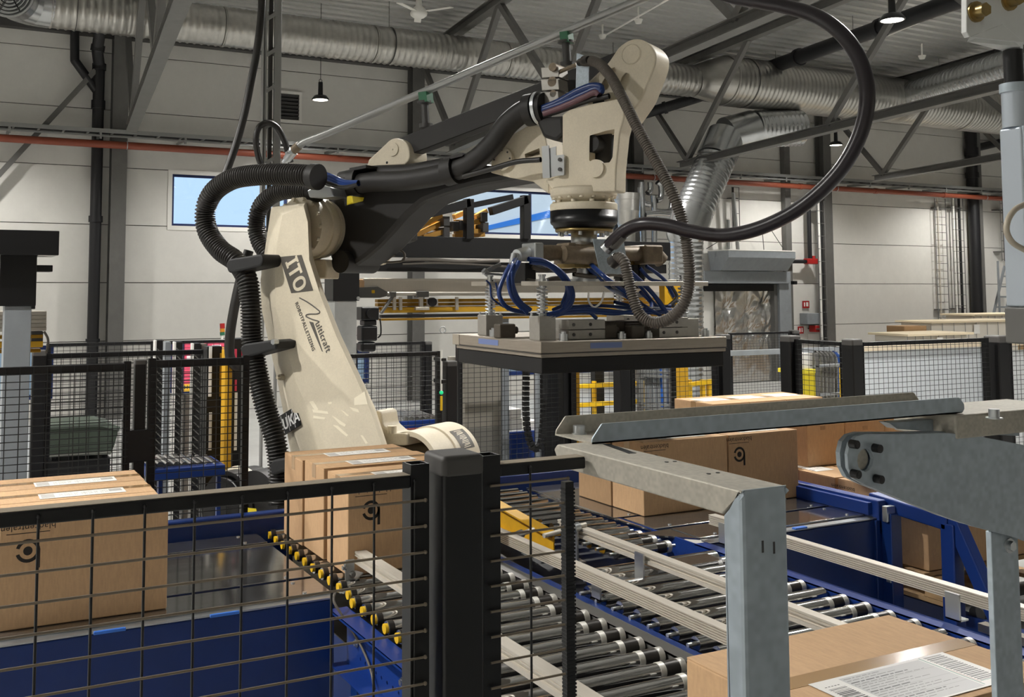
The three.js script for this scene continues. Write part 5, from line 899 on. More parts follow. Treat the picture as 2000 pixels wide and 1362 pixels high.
// ---------- galvanised stand close to the camera
{
  const k0 = EYE.y - (EYE.y - atD(1449, 960, 1).y), TY = atD(1449, 960, 1.02).y, fl = onY(1449, 960, TY), fr = onY(1536, 949, TY), w = fr.x - fl.x, zf = (fl.z + fr.z) / 2, zb = onY(1066, 868, TY).z, x0 = fl.x, x1 = fr.x, h = .029;
  const t = thing('galvanised_stand', 'galvanised square-tube stand with a mitred arm close to the camera', 'stand', V((x0 + x1) / 2, 0, zf));
  // arm: tube along z with slanted far end and mitred near end
  const sec = (z, y) => V(0, y, z), side = [sec(zf, TY), sec(zb + .006, TY), sec(zb - .002, TY - .008), sec(zb + .012, TY - h), sec(zf - h, TY - h)];
  const arm = ext(roundedPoly(side.map((p) => [p.z, p.y]), [.0005, .004, .003, .003, .0005]), 0, w, .0018).rotateY(-Math.PI / 2).translate(x1, 0, 0);
  part(t, 'arm', arm, M.galvDust, 'dusty galvanised arm');
  const post = ext(roundedPoly([[zf, TY], [zf - h, TY - h], [zf - h, 0], [zf, 0]], [.0005, .0005, .003, .003]), 0, w, .0045).rotateY(-Math.PI / 2).translate(x1, -.0006, .0003);
  part(t, 'post', post, M.galv);
  part(t, 'weld', rod(V(x0 + .002, TY - .0006, zf - .001), V(x1 - .002, TY - .0006, zf - .001), .0013, .0013, 8), M.galv);
  part(t, 'arm_slot', prism([onY(1178, 868, TY + .0004), onY(1190, 867, TY + .0004), onY(1243, 885, TY + .0004), onY(1228, 886, TY + .0004)], V(0, -.0006, 0)), M.black);
  for (const [a, b] of [[1302, 903], [1318, 902], [1384, 926], [1402, 924]]) { const c = onY(a, b, TY); part(t, 'hole', new THREE.CylinderGeometry(.0025, .0025, .0006, 12).translate(c.x, TY + .0002, c.z), M.black); }
  for (const [a, b] of [[1489, 1068], [1511, 1070]]) { const c = onZ(a, b, zf); part(t, 'hole', box(c.x - .0012, c.x + .0012, c.y - .006, c.y + .006, zf - .002, zf + .0009), M.steelDark); }
  // tray: channel lying across the arm
  const n0 = onY(1156, 868, TY), f0 = onY(1092, 850, TY), n1 = onZ(1884, 812, n0.z), u = thing('channel_tray', 'galvanised U-channel tray lying across the stand arm', 'tray', V((n0.x + n1.x) / 2, TY, (n0.z + f0.z) / 2));
  const th = .0022, ht = onZ(1175, 828, n0.z).y - TY, xl = n0.x, xr = n1.x, zn = n0.z, zr = f0.z, xs = onZ(1176, 828, n0.z).x;
  part(u, 'base', box(xl, xr - .01, TY, TY + th, zr, zn), M.galvDust);
  const fl2 = (z) => ext(roundedPoly([[xl, TY], [xl + .001, TY + .007], [xs, TY + ht], [xr - .012, TY + ht], [xr, TY + ht * .55], [xr, TY + .006], [xr - .006, TY]], .002), z - th, z);
  part(u, 'flange', fl2(zn), M.galv); part(u, 'flange', fl2(zr + th), M.galvDust);
  const bo = onY(1131, 848, TY + th); part(u, 'bolt', [new THREE.CylinderGeometry(.0085, .0085, .012, 20).translate(bo.x, TY + th + .006, bo.z), new THREE.CylinderGeometry(.0105, .0105, .0015, 20).translate(bo.x, TY + th + .0008, bo.z)], M.zinc);
  // right support: tube under the tray end, bearing plate and post
  const zp = zn - .02, s = thing('galvanised_bracket', 'galvanised bracket with a bearing plate and four black bolts under the tray end', 'bracket', onZ(1980, 1362, zp).setY(0));
  const q0 = onZ(1742, 832, zp - .05), xq1 = onZ(2060, 850, zp).x;
  part(s, 'cross_tube', [rbox(q0.x + .05, xq1, TY - .04, TY - .001, zr - .02, zn + .012, .004)], M.galvDust);
  part(s, 'gusset', prism([onZ(1736, 826, zn - .03), onZ(1850, 818, zn - .03), onZ(1990, 834, zn - .03), onZ(1990, 852, zn - .03), onZ(1800, 842, zn - .03), onZ(1752, 838, zn - .03)], V(0, 0, -.02)), M.galv);
  const bo2 = onY(1942, 818, TY); part(s, 'bolt', [new THREE.CylinderGeometry(.008, .008, .014, 20).translate(bo2.x, TY + .008, bo2.z), new THREE.CylinderGeometry(.0125, .0125, .002, 20).translate(bo2.x, TY + .001, bo2.z)], M.zinc);
  const pl = [[1655, 888], [1660, 866], [1672, 853], [1690, 848], [1760, 848], [1850, 846], [1905, 851], [1972, 864], [2030, 876], [2030, 1066], [1975, 1048], [1900, 1029], [1850, 1012], [1800, 992], [1690, 948], [1668, 936], [1657, 915]].map(([a, b]) => { const c = onZ(a, b, zp + .03); return [c.x, c.y]; });
  const c = onZ(1690, 899, zp + .03);
  part(s, 'bearing_plate', ext(pl, zp + .024, zp + .03, .0008, [circleHole(c.x, c.y, .0185)]), M.galv);
  part(s, 'shaft', [new THREE.CylinderGeometry(.0165, .0165, .03, 28).rotateX(Math.PI / 2).translate(c.x, c.y, zp + .006)], M.galvDust, 'round shaft end');
  part(s, 'plate_back', ext(pl.map(([a, b]) => [a + .004, b]), zp + .004, zp + .012), M.galv);
  for (const [a, b] of [[1662, 867], [1707, 875], [1665, 925], [1710, 935]]) { const d = onZ(a, b, zp + .03); part(s, 'cap_bolt', capBolt(V(d.x, d.y, zp + .03), V(0, 0, 1), .0068, .012), M.black, 'black socket-head bolt'); }
  const pp = onZ(1958, 1100, zp + .03).x; part(s, 'post', rbox(pp, pp + .07, 0, onZ(1960, 1030, zp).y, zp + .001, zp + .012, .002), M.galv);
  const hb = onZ(1971, 1066, zp + .012); part(s, 'hex_bolt', hexBolt(V(hb.x, hb.y, zp + .012), V(0, 0, 1), .0085, .008), M.zinc);
}
M.palePlate = mapped(tone('#d3d5d3', .04, fbm, 128, .3), .5, .1); M.cylAlu = std('#bcc5cf', .35, .5);
{ // upper right: mounting plate with two plated bolts and an air cylinder hanging below
  const z = -.62, t = thing('mounting_plate', 'pale mounting plate with two plated bolts above the air cylinder', 'bracket', onZ(1950, 60, z));
  const Q = [[1888, -60], [1888, 62], [1894, 72], [1958, 48], [1998, 82], [2260, 150], [2260, -60]].map(([a, b]) => { const c = onZ(a, b, z); return [c.x, c.y]; });
  part(t, 'plate', ext(Q, z - .006, z, .0008), M.palePlate);
  part(t, 'fold', prism([onZ(1894, 72, z), onZ(1958, 48, z), onZ(1998, 82, z), onZ(1998, 100, z - .03), onZ(1930, 82, z - .03)].map((p) => p), V(0, -.004, -.003)), M.palePlate);
  for (const [a, b] of [[1903, 24], [1968, 2]]) { const c = onZ(a, b, z); part(t, 'bolt', [...hexBolt(V(c.x, c.y, z), V(-.15, -.05, 1).normalize(), .0068, .014)], M.brassGold, 'yellow plated bolt'); }
  part(t, 'post', rbox(onZ(2150, 0, z).x, onZ(2150, 0, z).x + .05, 0, 3.2, z - .04, z - .007, .004), M.galv);
  const s = thing('air_cylinder', 'aluminium air cylinder hanging at the edge with a looped grey air hose', 'cylinder', onZ(1990, 670, z));
  const ax = (py) => onZ(1996, py, z - .01).y, X = onZ(1994, 400, z - .01).x, zc = z - .012, cy = (y0, y1, r, m, n) => part(s, n, new THREE.CylinderGeometry(r, r, Math.abs(y1 - y0), 28).translate(X, (y0 + y1) / 2, zc), m);
  cy(ax(100), ax(170), .009, M.blackSatin, 'piston_rod'); cy(ax(165), ax(182), .0135, M.galv, 'collar'); cy(ax(182), ax(250), .012, M.cylAlu, 'end_cap'); 
  part(s, 'barrel', [rbox(X - .0095, X + .02, ax(600), ax(250), zc - .012, zc + .012, .003), ...[-.006, .003].map((d) => rod(V(X + d, ax(600), zc + .012), V(X + d, ax(250), zc + .012), .002, .002, 8))], M.cylAlu);
  part(s, 'end_cap', rbox(X - .0105, X + .02, ax(672), ax(600), zc - .013, zc + .013, .002), M.steelGrey, 'grey end cap');
  const L = [[2004, 398], [1982, 410], [1968, 432], [1966, 452], [1976, 472], [2004, 490]].map(([a, b]) => onZ(a, b, z + .008)); part(s, 'air_hose', hose(L, .0028, 30, 10), std('#b5ab9a', .4));
}
// ---------- machines and goods behind the cell
const zb = (px0, px1, py0, py1, z, d, r = .004) => { const c = (px0 + px1) / 2, a = onZ(px0, py0, z), b = onZ(px1, py1, z); return rbox(a.x, b.x, onZ(c, py1, z).y, onZ(c, py0, z).y, z - d, z, r); };
const down = (px0, px1, py0, z, d, r = .004) => { const c = (px0 + px1) / 2; return rbox(onZ(px0, py0, z).x, onZ(px1, py0, z).x, 0, onZ(c, py0, z).y, z - d, z, r); };
const zp = (list, z, d, bevel = 0, holes) => ext(list.map(([a, b]) => { const c = onZ(a, b, z); return [c.x, c.y]; }), z - d, z, bevel, holes);
const zr = (a, b, z, r, n = 14, z2 = z) => rod(onZ(...a, z), onZ(...b, z2), r, r, n);
M.greyCol = mapped(tone('#8d9296', .05, fbm, 128, .8), .45, .15); M.colFace = mapped(tone('#a5a6a3', .05, fbm, 128, .8), .5, .1);
M.gold = mapped(tone('#a37a22', .18, (u, v) => .6 * g128(u * 4, v * 128) + .4 * fbm(u, v), 256, .6), .3, .5);
{ // left gantry leg
  const z = -6.4, t = thing('gantry_leg', 'grey gantry leg with a black sleeve and overhanging black head at the left', 'gantry', onZ(35, 900, z).setY(0));
  part(t, 'column', down(9, 62, 598, z, .17), M.greyCol, 'light grey column');
  part(t, 'sleeve', zb(1, 70, 496, 598, z + .012, .2), M.black, 'black sleeve');
  part(t, 'head_beam', zb(-160, 115, 448, 497, z + .1, .42), M.black, 'black head beam');
  part(t, 'light_panel', zb(74, 111, 498, 500, z + .06, .3), M.white, 'pale underside panel'); part(t, 'lamp_box', zb(70, 103, 518, 531, z - .05, .2), M.black);
  part(t, 'cable_clip', zb(61, 69, 596, 604, z + .013, .03), M.black);
}
{ // conveyor seen past the left leg
  const z = -7.0, t = thing('side_conveyor', 'ribbed aluminium conveyor with yellow rails behind the left gantry leg', 'conveyor', onZ(40, 700, z).setY(0));
  for (let k = 0; k < 5; k++) part(t, 'profile_rib', zb(-40, 91, 609 + k * 7.8, 615.6 + k * 7.8, z, .12), M.alu);
  part(t, 'profile', zb(-40, 90, 608, 648, z - .01, .1), M.aluDull); part(t, 'rail', zb(-40, 84, 655, 662, z, .1), M.gold, 'yellow rail'); part(t, 'rail', zb(-40, 84, 668, 680, z, .1), M.yellow, 'yellow rail'); part(t, 'rail', zb(-40, 80, 683, 690, z - .02, .1), M.gold);
  part(t, 'end_block', zb(62, 84, 648, 668, z - .01, .08), M.steelDark); part(t, 'drop_cable', hose([[86, 648], [93, 660], [94, 672], [90, 690]].map((p) => onZ(...p, z)), .008, 20, 8), M.hoseGrey); part(t, 'leg', down(20, 34, 690, z - .05, .05), M.steelDark);
}
{ // gantry over the cell
  const z = -8.9, t = thing('lifting_gantry', 'black gantry beam with a brass-coloured scissor lift behind the robot', 'gantry', onZ(700, 800, z).setY(0));
  part(t, 'column', down(654, 697, 588, z, .2), M.colFace, 'grey column'); part(t, 'sleeve', zb(651, 702, 520, 588, z + .012, .24), M.black, 'black sleeve');
  for (const p of [[698, 524], [698, 583]]) part(t, 'sleeve_bolt', new THREE.CylinderGeometry(.018, .018, .012, 12).rotateX(1.5708).translate(onZ(...p, z).x, onZ(...p, z).y, z + .02), M.zinc);
  part(t, 'main_beam', zb(690, 1310, 466, 505, z, .2), M.black, 'long black beam'); part(t, 'lower_beam', zb(690, 1302, 513, 532, z - .08, .2), M.black, 'lower black beam');
  const bar = (l, w = .085) => { for (let k = 0; k + 1 < l.length; k++) part(t, 'frame_bar', beam(onZ(...l[k], z), onZ(...l[k + 1], z), w, w, V(0, 0, 1), .004), M.black, 'black square tube'); };
  bar([[778, 434], [916, 396]]); bar([[915, 389], [915, 467]]); bar([[958, 413], [1028, 390]]); bar([[1026, 382], [1026, 467]]); part(t, 'frame_bar', beam(onZ(780, 431, z - .5), onZ(1000, 385, z - .5), .06, .06, V(0, 0, 1)), M.black);
  const arm = (a, b, dz = 0) => part(t, 'scissor_arm', beam(onZ(...a, z - .15 - dz), onZ(...b, z - .15 - dz), .05, .06, V(0, 0, 1), .004), M.orangeLad, 'brass-coloured scissor arm');
  arm([806, 450], [862, 420]); arm([808, 461], [874, 430], .05); arm([826, 464], [876, 450]); arm([822, 437], [872, 432], .1); arm([846, 445], [872, 458], .1); arm([888, 434], [945, 434], .02); arm([888, 452], [942, 452], .02); arm([886, 462], [945, 458], .1); arm([928, 424], [950, 412]); arm([886, 424], [906, 416], .1); arm([926, 444], [950, 446], .08);
  for (const p of [[872, 432], [872, 454], [890, 442], [946, 424], [948, 444], [906, 440]]) { const c = onZ(...p, z - .1); part(t, 'scissor_joint', rbox(c.x - .035, c.x + .035, c.y - .05, c.y + .05, c.z - .2, c.z + .01, .006), M.steelDark); }
  part(t, 'cylinder_end', new THREE.CylinderGeometry(.08, .08, .14, 24).rotateX(1.5708).translate(onZ(796, 452, z - .1).x, onZ(796, 452, z - .1).y, z - .1), M.zinc);
  part(t, 'cable_sleeve', hose([[786, 508], [830, 507], [900, 511], [975, 509]].map((p) => onZ(...p, z + .04)), .018, 40, 8), M.hoseGrey, 'grey cable run'); part(t, 'cable_sleeve', hose([[786, 516], [850, 514], [930, 517], [990, 521]].map((p) => onZ(...p, z + .04)), .01, 40, 8), M.hoseGrey);
}
{ // aluminium conveyor below the gantry
  const z = -9.4, t = thing('profile_conveyor', 'aluminium and yellow conveyor with a hanging black gear motor below the gantry', 'conveyor', onZ(850, 800, z).setY(0));
  part(t, 'side_profile', zb(711, 1330, 547, 572, z, .18), M.aluDull, 'aluminium side profile'); part(t, 'top_rail', zb(711, 1330, 545, 549, z + .02, .2), M.alu);
  part(t, 'end_cap', zb(699, 712, 546, 562, z, .18), M.card2);
  part(t, 'drive_plate', zp([[700, 562], [738, 560], [756, 570], [758, 578], [742, 582], [700, 582]], z + .05, .04), M.steelGrey, 'grey drive plate'); part(t, 'warning_sticker', zp([[726, 567], [732, 567], [732, 573], [726, 573]], z + .052, .002), M.yellowCap);
  part(t, 'guide_rod', zr([756, 574], [1010, 574], z + .05, .02), M.alu); part(t, 'rod_clamp', zb(762, 774, 570, 580, z + .09, .08), M.steelGrey); part(t, 'rod_clamp', zb(815, 838, 569, 581, z + .09, .08), M.steelGrey);
  for (const [a, b] of [[583, 589], [590, 596], [597, 602]]) part(t, 'roller_rail', zb(738, 1330, a, b, z - .06, .08), M.gold, 'yellow rail');
  part(t, 'roller_rail', zb(748, 1330, 598, 608, z - .02, .1), M.yellow, 'yellow rail'); part(t, 'belt_gap', zb(745, 1330, 611, 617, z, .06), M.black); part(t, 'lower_rail', zb(745, 1330, 618, 622, z + .01, .08), M.gold);
  for (const x of [768, 780, 890]) part(t, 'hanger_plate', zb(x, x + 6, 580, 606, z + .02, .02), M.alu); part(t, 'hanger_plate', [zb(820, 827, 580, 600, z + .05, .03), zb(812, 839, 600, 606, z + .06, .04)], M.alu);
  part(t, 'wheel_plate', zb(834, 856, 584, 597, z + .04, .02), M.alu); { const c = onZ(844, 590, z + .05); part(t, 'wheel', new THREE.CylinderGeometry(.045, .045, .05, 24).rotateX(1.5708).translate(c.x, c.y, c.z), M.black); }
  part(t, 'strut', beam(onZ(768, 578, z + .06), onZ(744, 612, z + .06), .05, .02), M.steelGrey);
  const g = part(t, 'gear_motor', [zb(706, 741, 600, 626, z + .22, .16, .015), zb(712, 736, 626, 636, z + .2, .13, .01), zb(707, 738, 637, 667, z + .22, .15, .02), zb(706, 736, 668, 688, z + .21, .14, .03)], M.blackSatin, 'black gear motor'); part(t, 'motor_cable', hose([[742, 622], [744, 640], [743, 655], [738, 660]].map((p) => onZ(...p, z + .2)), .008, 20, 8), M.blackRub);
  { const c = onZ(724, 613, z + .23); part(t, 'gear_cover', new THREE.CylinderGeometry(.045, .045, .03, 24).rotateX(1.5708).translate(c.x, c.y, c.z), M.blackSatin); }
  for (const x of [980, 1290]) part(t, 'leg', down(x, x + 14, 622, z - .04, .06), M.greyCol);
  part(t, 'machine_guard', zb(1298, 1340, 556, 602, z + .35, .1), M.yellow, 'yellow guard'); part(t, 'guard_cables', [hose([[1312, 560], [1322, 580], [1314, 596], [1330, 606]].map((p) => onZ(...p, z + .4)), .02, 20, 8), hose([[1306, 598], [1320, 588], [1334, 596]].map((p) => onZ(...p, z + .4)), .022, 20, 8)], M.blackRub);
}
// signal tower
{ const z = -14, t = thing('signal_tower', 'slim signal tower with red, amber and green lenses above the pink posters', 'signal light', onZ(434, 700, z).setY(0)), c = (a, b, m, n, r = .035) => part(t, n, zr([434, a], [434.5, b], z, r, 16), m); part(t, 'pole', down(433, 436, 655, z + .025, .05), M.white); c(649, 655, M.green, 'lens'); c(642, 648.5, std('#d08a2a', .4), 'lens'); c(632, 641.5, M.red, 'lens'); }
// posters
{ const z = -13.2, tex = canvasTex(256, 256, (x, w, h) => { x.fillStyle = '#e2506f'; x.fillRect(0, 0, w, h); x.fillStyle = '#f4e9ec'; x.fillRect(30, 70, 60, 50); x.fillRect(140, 60, 50, 44); x.fillStyle = '#c9344f'; x.fillRect(0, 110, 256, 16); x.fillStyle = '#6a7f78'; x.beginPath(); x.ellipse(120, 150, 60, 20, .6, 0, 7); x.fill(); x.fillStyle = '#f0a24a'; x.beginPath(); x.ellipse(90, 130, 30, 16, .6, 0, 7); x.fill(); x.fillStyle = '#e8b830'; x.fillRect(0, 218, 256, 38); x.fillStyle = '#3a5a4a'; for (let k = 0; k < 9; k++) x.fillRect(8 + k * 28, 226, 12, 18); });
  const sheet = (p0, p1, q0, q1, lab) => { const t = thing('poster_board', lab, 'poster', onZ((p0 + p1) / 2, q1, z)), g = zb(p0, p1, q0, q1, z, .02, .001); part(t, 'board', zb(p0 - 2, p1 + 2, q0 - 2, q1 + 4, z - .01, .05), M.frameBlue); const a = onZ(p0, q0, z), b = onZ(p1, q1, z), pl = new THREE.PlaneGeometry(b.x - a.x, onZ((p0 + p1) / 2, q0, z).y - onZ((p0 + p1) / 2, q1, z).y).translate((a.x + b.x) / 2, (onZ((p0 + p1) / 2, q0, z).y + onZ((p0 + p1) / 2, q1, z).y) / 2, z + .002); pl.userData = { keepUV: true }; part(t, 'print', pl, new THREE.MeshStandardMaterial({ map: tex, roughness: .6 }), 'pink print'); part(t, 'leg', down((p0 + p1) / 2 - 2, (p0 + p1) / 2 + 2, q1 + 3, z - .05, .04), M.steelDark); };
  sheet(337, 350, 670, 764, 'narrow pink poster between the black uprights'); sheet(360, 402, 668, 764, 'pink poster with a yellow foot behind the mesh fence'); sheet(405, 480, 667, 690, 'low pink banner behind the tower light'); }
// tall uprights left of the robot
{ const z = -8.5; const up = (p0, p1, top, lab) => { const t = thing('chain_upright', lab, 'upright', onZ((p0 + p1) / 2, 900, z).setY(0)); part(t, 'body', down(p0, p1, top, z - .02, .1), M.black); part(t, 'edge_strip', down(p0 - 5, p0 - 1, top, z, .06), M.white, 'white edge strip'); const yT = onZ((p0 + p1) / 2, top, z).y, a = onZ(p0, 700, z).x, b = onZ(p1, 700, z).x; for (let y = .3; y < yT - .1; y += .062) part(t, 'rib', beam(V(a, y + .05, z - .012), V(b, y, z - .012), .008, .012, V(0, 0, 1)), M.steelGrey); return t; };
  up(307, 318, 665, 'black ribbed upright with a white edge beside the slim post'); up(345, 357, 668, 'black ribbed upright with a white edge between pink posters'); up(380, 392, 671, 'black ribbed upright with a white edge beside the brown post');
  solo('grey_post', down(323, 334, 668, z - .3, .1), M.greyCol, 'plain grey post between two ribbed uprights', 'post'); solo('brown_post', down(393, 404, 672, z - .05, .1), std('#6a625a', .6), 'brown post beside the ribbed upright', 'post'); solo('brown_post', down(362, 373, 772, z - .05, .1), std('#6a625a', .6), 'short brown post below the pink poster', 'post');
  const t = thing('light_curtain', 'black light-curtain post with white strips left of the yellow column', 'post', onZ(420, 900, -7.2).setY(0)); part(t, 'body', down(405, 434, 677, -7.2, .12), M.black); for (const [a, b] of [[677, 775], [806, 880]]) for (const x of [408.5, 411.5]) part(t, 'light_strip', zb(x, x + 1.6, a, b, -7.19, .006, .001), M.white); part(t, 'light_strip', zb(430, 433, 690, 775, -7.19, .006, .001), M.gold);
  const yl = thing('yellow_column', 'tall yellow column left of the robot hose', 'column', onZ(447, 900, -7).setY(0)); part(yl, 'body', down(440, 446, 684, -7, .1), M.yellow); part(yl, 'body', down(447, 454, 700, -7.02, .1), M.yellow);
  const c2 = thing('light_curtain', 'black light-curtain post with red and white strips beside the yellow column', 'post', onZ(468, 900, -7.1).setY(0)); part(c2, 'body', down(457, 479, 662, -7.1, .12), M.black); for (const x of [458.5, 471.5]) { part(c2, 'light_strip', zb(x, x + 4, 742, 764, -7.09, .006, .001), std('#d0405a', .5), 'red strip'); part(c2, 'light_strip', zb(x, x + 4, 766, 880, -7.09, .006, .001), M.white, 'white strip'); part(c2, 'light_strip', zb(x, x + 4, 682, 720, -7.09, .006, .001), std('#d0405a', .5), 'red strip'); }
}
{ // dark tipping bin
  const z = -9.3, t = thing('tipping_bin', 'dark green steel tipping bin behind the left boxes', 'bin', onZ(165, 960, z).setY(0)), P = (a, b) => onZ(a, b, z);
  part(t, 'tub', prism([P(94, 834), P(196, 828), P(232, 838), P(224, 868), P(216, 888), P(94, 893)], V(0, 0, -.7)), M.binGreen); part(t, 'rim', [beam(P(94, 834), P(198, 828), .04, .04), beam(P(198, 828), P(233, 838), .03, .04)], std('#59635a', .5)); part(t, 'ledge', beam(P(94, 890), P(216, 884), .05, .02), std('#6d6f68', .5));
  part(t, 'frame', [down(100, 110, 892, z - .1, .08), down(200, 210, 888, z - .1, .08), zb(94, 214, 898, 960, z - .05, .6)], M.black);
}
{ // blue conveyor behind the robot foot and one by the low window
  const z = -6.5, t = thing('blue_conveyor', 'dark blue conveyor frame behind the fence left of the robot foot', 'conveyor', onZ(400, 950, z).setY(0)); part(t, 'frame', zb(292, 440, 914, 934, z, .4), M.blueDeep); for (let k = 0; k < 9; k++) { const c = onZ(300 + k * 16, 912, z); part(t, 'roller', rod(V(c.x, c.y, z - .05), V(c.x, c.y, z - .39), .022, .022, 12), M.chrome); } part(t, 'leg', down(310, 318, 930, z - .05, .06), M.blueDeep); part(t, 'leg', down(424, 432, 930, z - .05, .06), M.blueDeep);
  const z2 = -10.2, s = thing('blue_conveyor', 'blue roller conveyor with pale rollers behind the robot lower arm', 'conveyor', onZ(800, 840, z2).setY(0)); part(s, 'frame', zb(700, 866, 824, 838, z2, .06), M.blue); part(s, 'base_rail', zb(700, 866, 839, 846, z2 + .02, .05), std('#7d3b34', .5)); for (let k = 0; k < 15; k++) { const c = onZ(706 + k * 11, 820, z2); part(s, 'roller', rod(V(c.x, c.y, z2 - .02), V(c.x + .05, c.y, z2 - .7), .03, .03, 12), M.chrome); } for (const x of [706, 850]) part(s, 'leg', down(x, x + 7, 838, z2 - .02, .05), M.blueDeep);
}
{ // under the gripper
  const z = -9.3; const cb = thing('grey_cabinet', 'tall grey-brown cabinet behind the fence under the gripper', 'cabinet', onZ(940, 900, z).setY(0)); part(cb, 'body', down(908, 978, 700, z, .4), std('#8a857b', .6)); part(cb, 'plinth', zb(907, 979, 835, 900, z + .01, .42), std('#6c6a64', .6));
  solo('blue_barrier', down(978, 1098, 842, z - .4, .06), M.blue, 'low blue panel beside the grey cabinet', 'panel');
  for (const [a, b, c, d, lab] of [[982, 1020, 818, 841, 'stack of white sheets on the blue panel beside the cabinet'], [985, 1018, 800, 817, 'smaller stack of white sheets above the blue panel'], [1034, 1052, 822, 841, 'white sheet stack beside the cable chain']]) solo('sheet_stack', zb(a, b, c, d, z - .42, .25), M.white, lab, 'paper');
  const ch = thing('cable_chain', 'black cable chain hanging in a loop under the gripper', 'cable chain', onZ(1042, 890, z + .25)); const pts = []; for (const p of [[1028, 716], [1027, 760], [1027, 800], [1030, 840], [1036, 866], [1044, 878], [1054, 872], [1060, 845], [1062, 800], [1062, 720]]) pts.push(onZ(...p, z + .25)); const cu = curve(pts); for (let k = 0; k < 34; k++) { const a = cu.getPointAt(k / 34), b = cu.getPointAt((k + .8) / 34); part(ch, 'link', beam(a, b, .06, .055, V(0, 0, 1)), M.blackRub); }
  solo('chain_post', down(1050, 1056, 712, z + .1, .06), M.greyCol, 'grey post beside the hanging cable chain', 'post'); solo('chain_cabinet', down(1062, 1092, 716, z + .05, .2), M.blackSatin, 'dark cabinet right of the cable chain', 'cabinet');
  solo('yellow_bottle', [zr([910, 884], [910, 858], z + .4, .055, 18), zr([910, 858], [910, 852], z + .4, .03, 14)], M.yellowCap, 'yellow bottle at the foot of the grey cabinet', 'bottle');
  const ls = thing('status_light', 'thin vertical status light with a green dot and yellow foot at the gate post', 'light', onZ(862, 800, -7.45)); part(ls, 'tube', zr([862, 764], [862, 684], -7.45, .009), M.white); part(ls, 'green_lens', new THREE.SphereGeometry(.017, 14, 10).translate(onZ(862, 767, -7.45).x, onZ(862, 767, -7.45).y, -7.45), std('#22c788', .4, 0, { emissive: '#12b070', emissiveIntensity: .8 })); part(ls, 'foot', zr([862, 802], [862, 774], -7.45, .01), M.yellowCap); part(ls, 'holder', [zb(862, 872, 742, 750, -7.44, .15), zb(862, 872, 700, 706, -7.44, .15)], M.black);
  solo('yellow_post', down(1122, 1132, 722, z - .2, .1), M.gold, 'brown-yellow post behind the short corner fence', 'post'); solo('dark_post', down(1162, 1180, 716, z - 1.2, .1), M.black, 'dark post between the yellow guard rails', 'post');
  const yr = thing('guard_rail', 'yellow two-bar guard rail behind the fence under the gripper', 'guard rail', onZ(1200, 830, z - 1).setY(0)); for (const y of [752, 788]) part(yr, 'bar', zb(1132, 1262, y - 4, y + 4, z - 1, .06), M.yellowCap); for (const x of [1160, 1256]) part(yr, 'post', down(x, x + 5, 745, z - 1.05, .05), M.yellowCap);
  // roll cage with sheets
  const zc = -8.7, rc = thing('roll_cage', 'grey roll cage packed with upright grey sheets under the gripper', 'roll cage', onZ(1280, 860, zc).setY(0)); for (const [x0, x1] of [[1247, 1257], [1305, 1318]]) part(rc, 'frame_post', down(x0, x1, 700, zc, .04), M.galvTray); for (const y of [725, 733, 788, 795]) part(rc, 'frame_bar', beam(onZ(1250, y, zc + .02), onZ(1312, y + 4, zc + .02), .025, .025), M.galvTray);
  for (let k = 0; k < 13; k++) part(rc, 'sheet', hose([[1259 + k * 2.6, 700], [1260 + k * 2.6 + (k % 3), 740], [1261 + k * 2.8, 800], [1262 + k * 2.8, 860]].map((p) => onZ(...p, zc - .06)), .012, 12, 6), k === 11 || k === 12 ? std('#2a66c4', .4) : (k % 3 ? M.greyCol : M.colFace)); part(rc, 'deck', zb(1246, 1318, 858, 866, zc, .6), M.galvTray); 
  solo('yellow_board', down(1318, 1344, 706, zc - .3, .05), M.yellow, 'yellow panel right of the roll cage', 'panel');
  const cr = thing('yellow_stillage', 'yellow tubular stillage right of the yellow panel', 'stillage', onZ(1368, 850, zc - .8).setY(0)); for (const x of [1346, 1372, 1384]) part(cr, 'post', down(x, x + 6, 742, zc - .8, .05), M.yellowCap); for (const y of [748, 786]) part(cr, 'bar', beam(onZ(1344, y + 4, zc - .78), onZ(1390, y - 3, zc - .78), .05, .05), M.yellowCap);
}
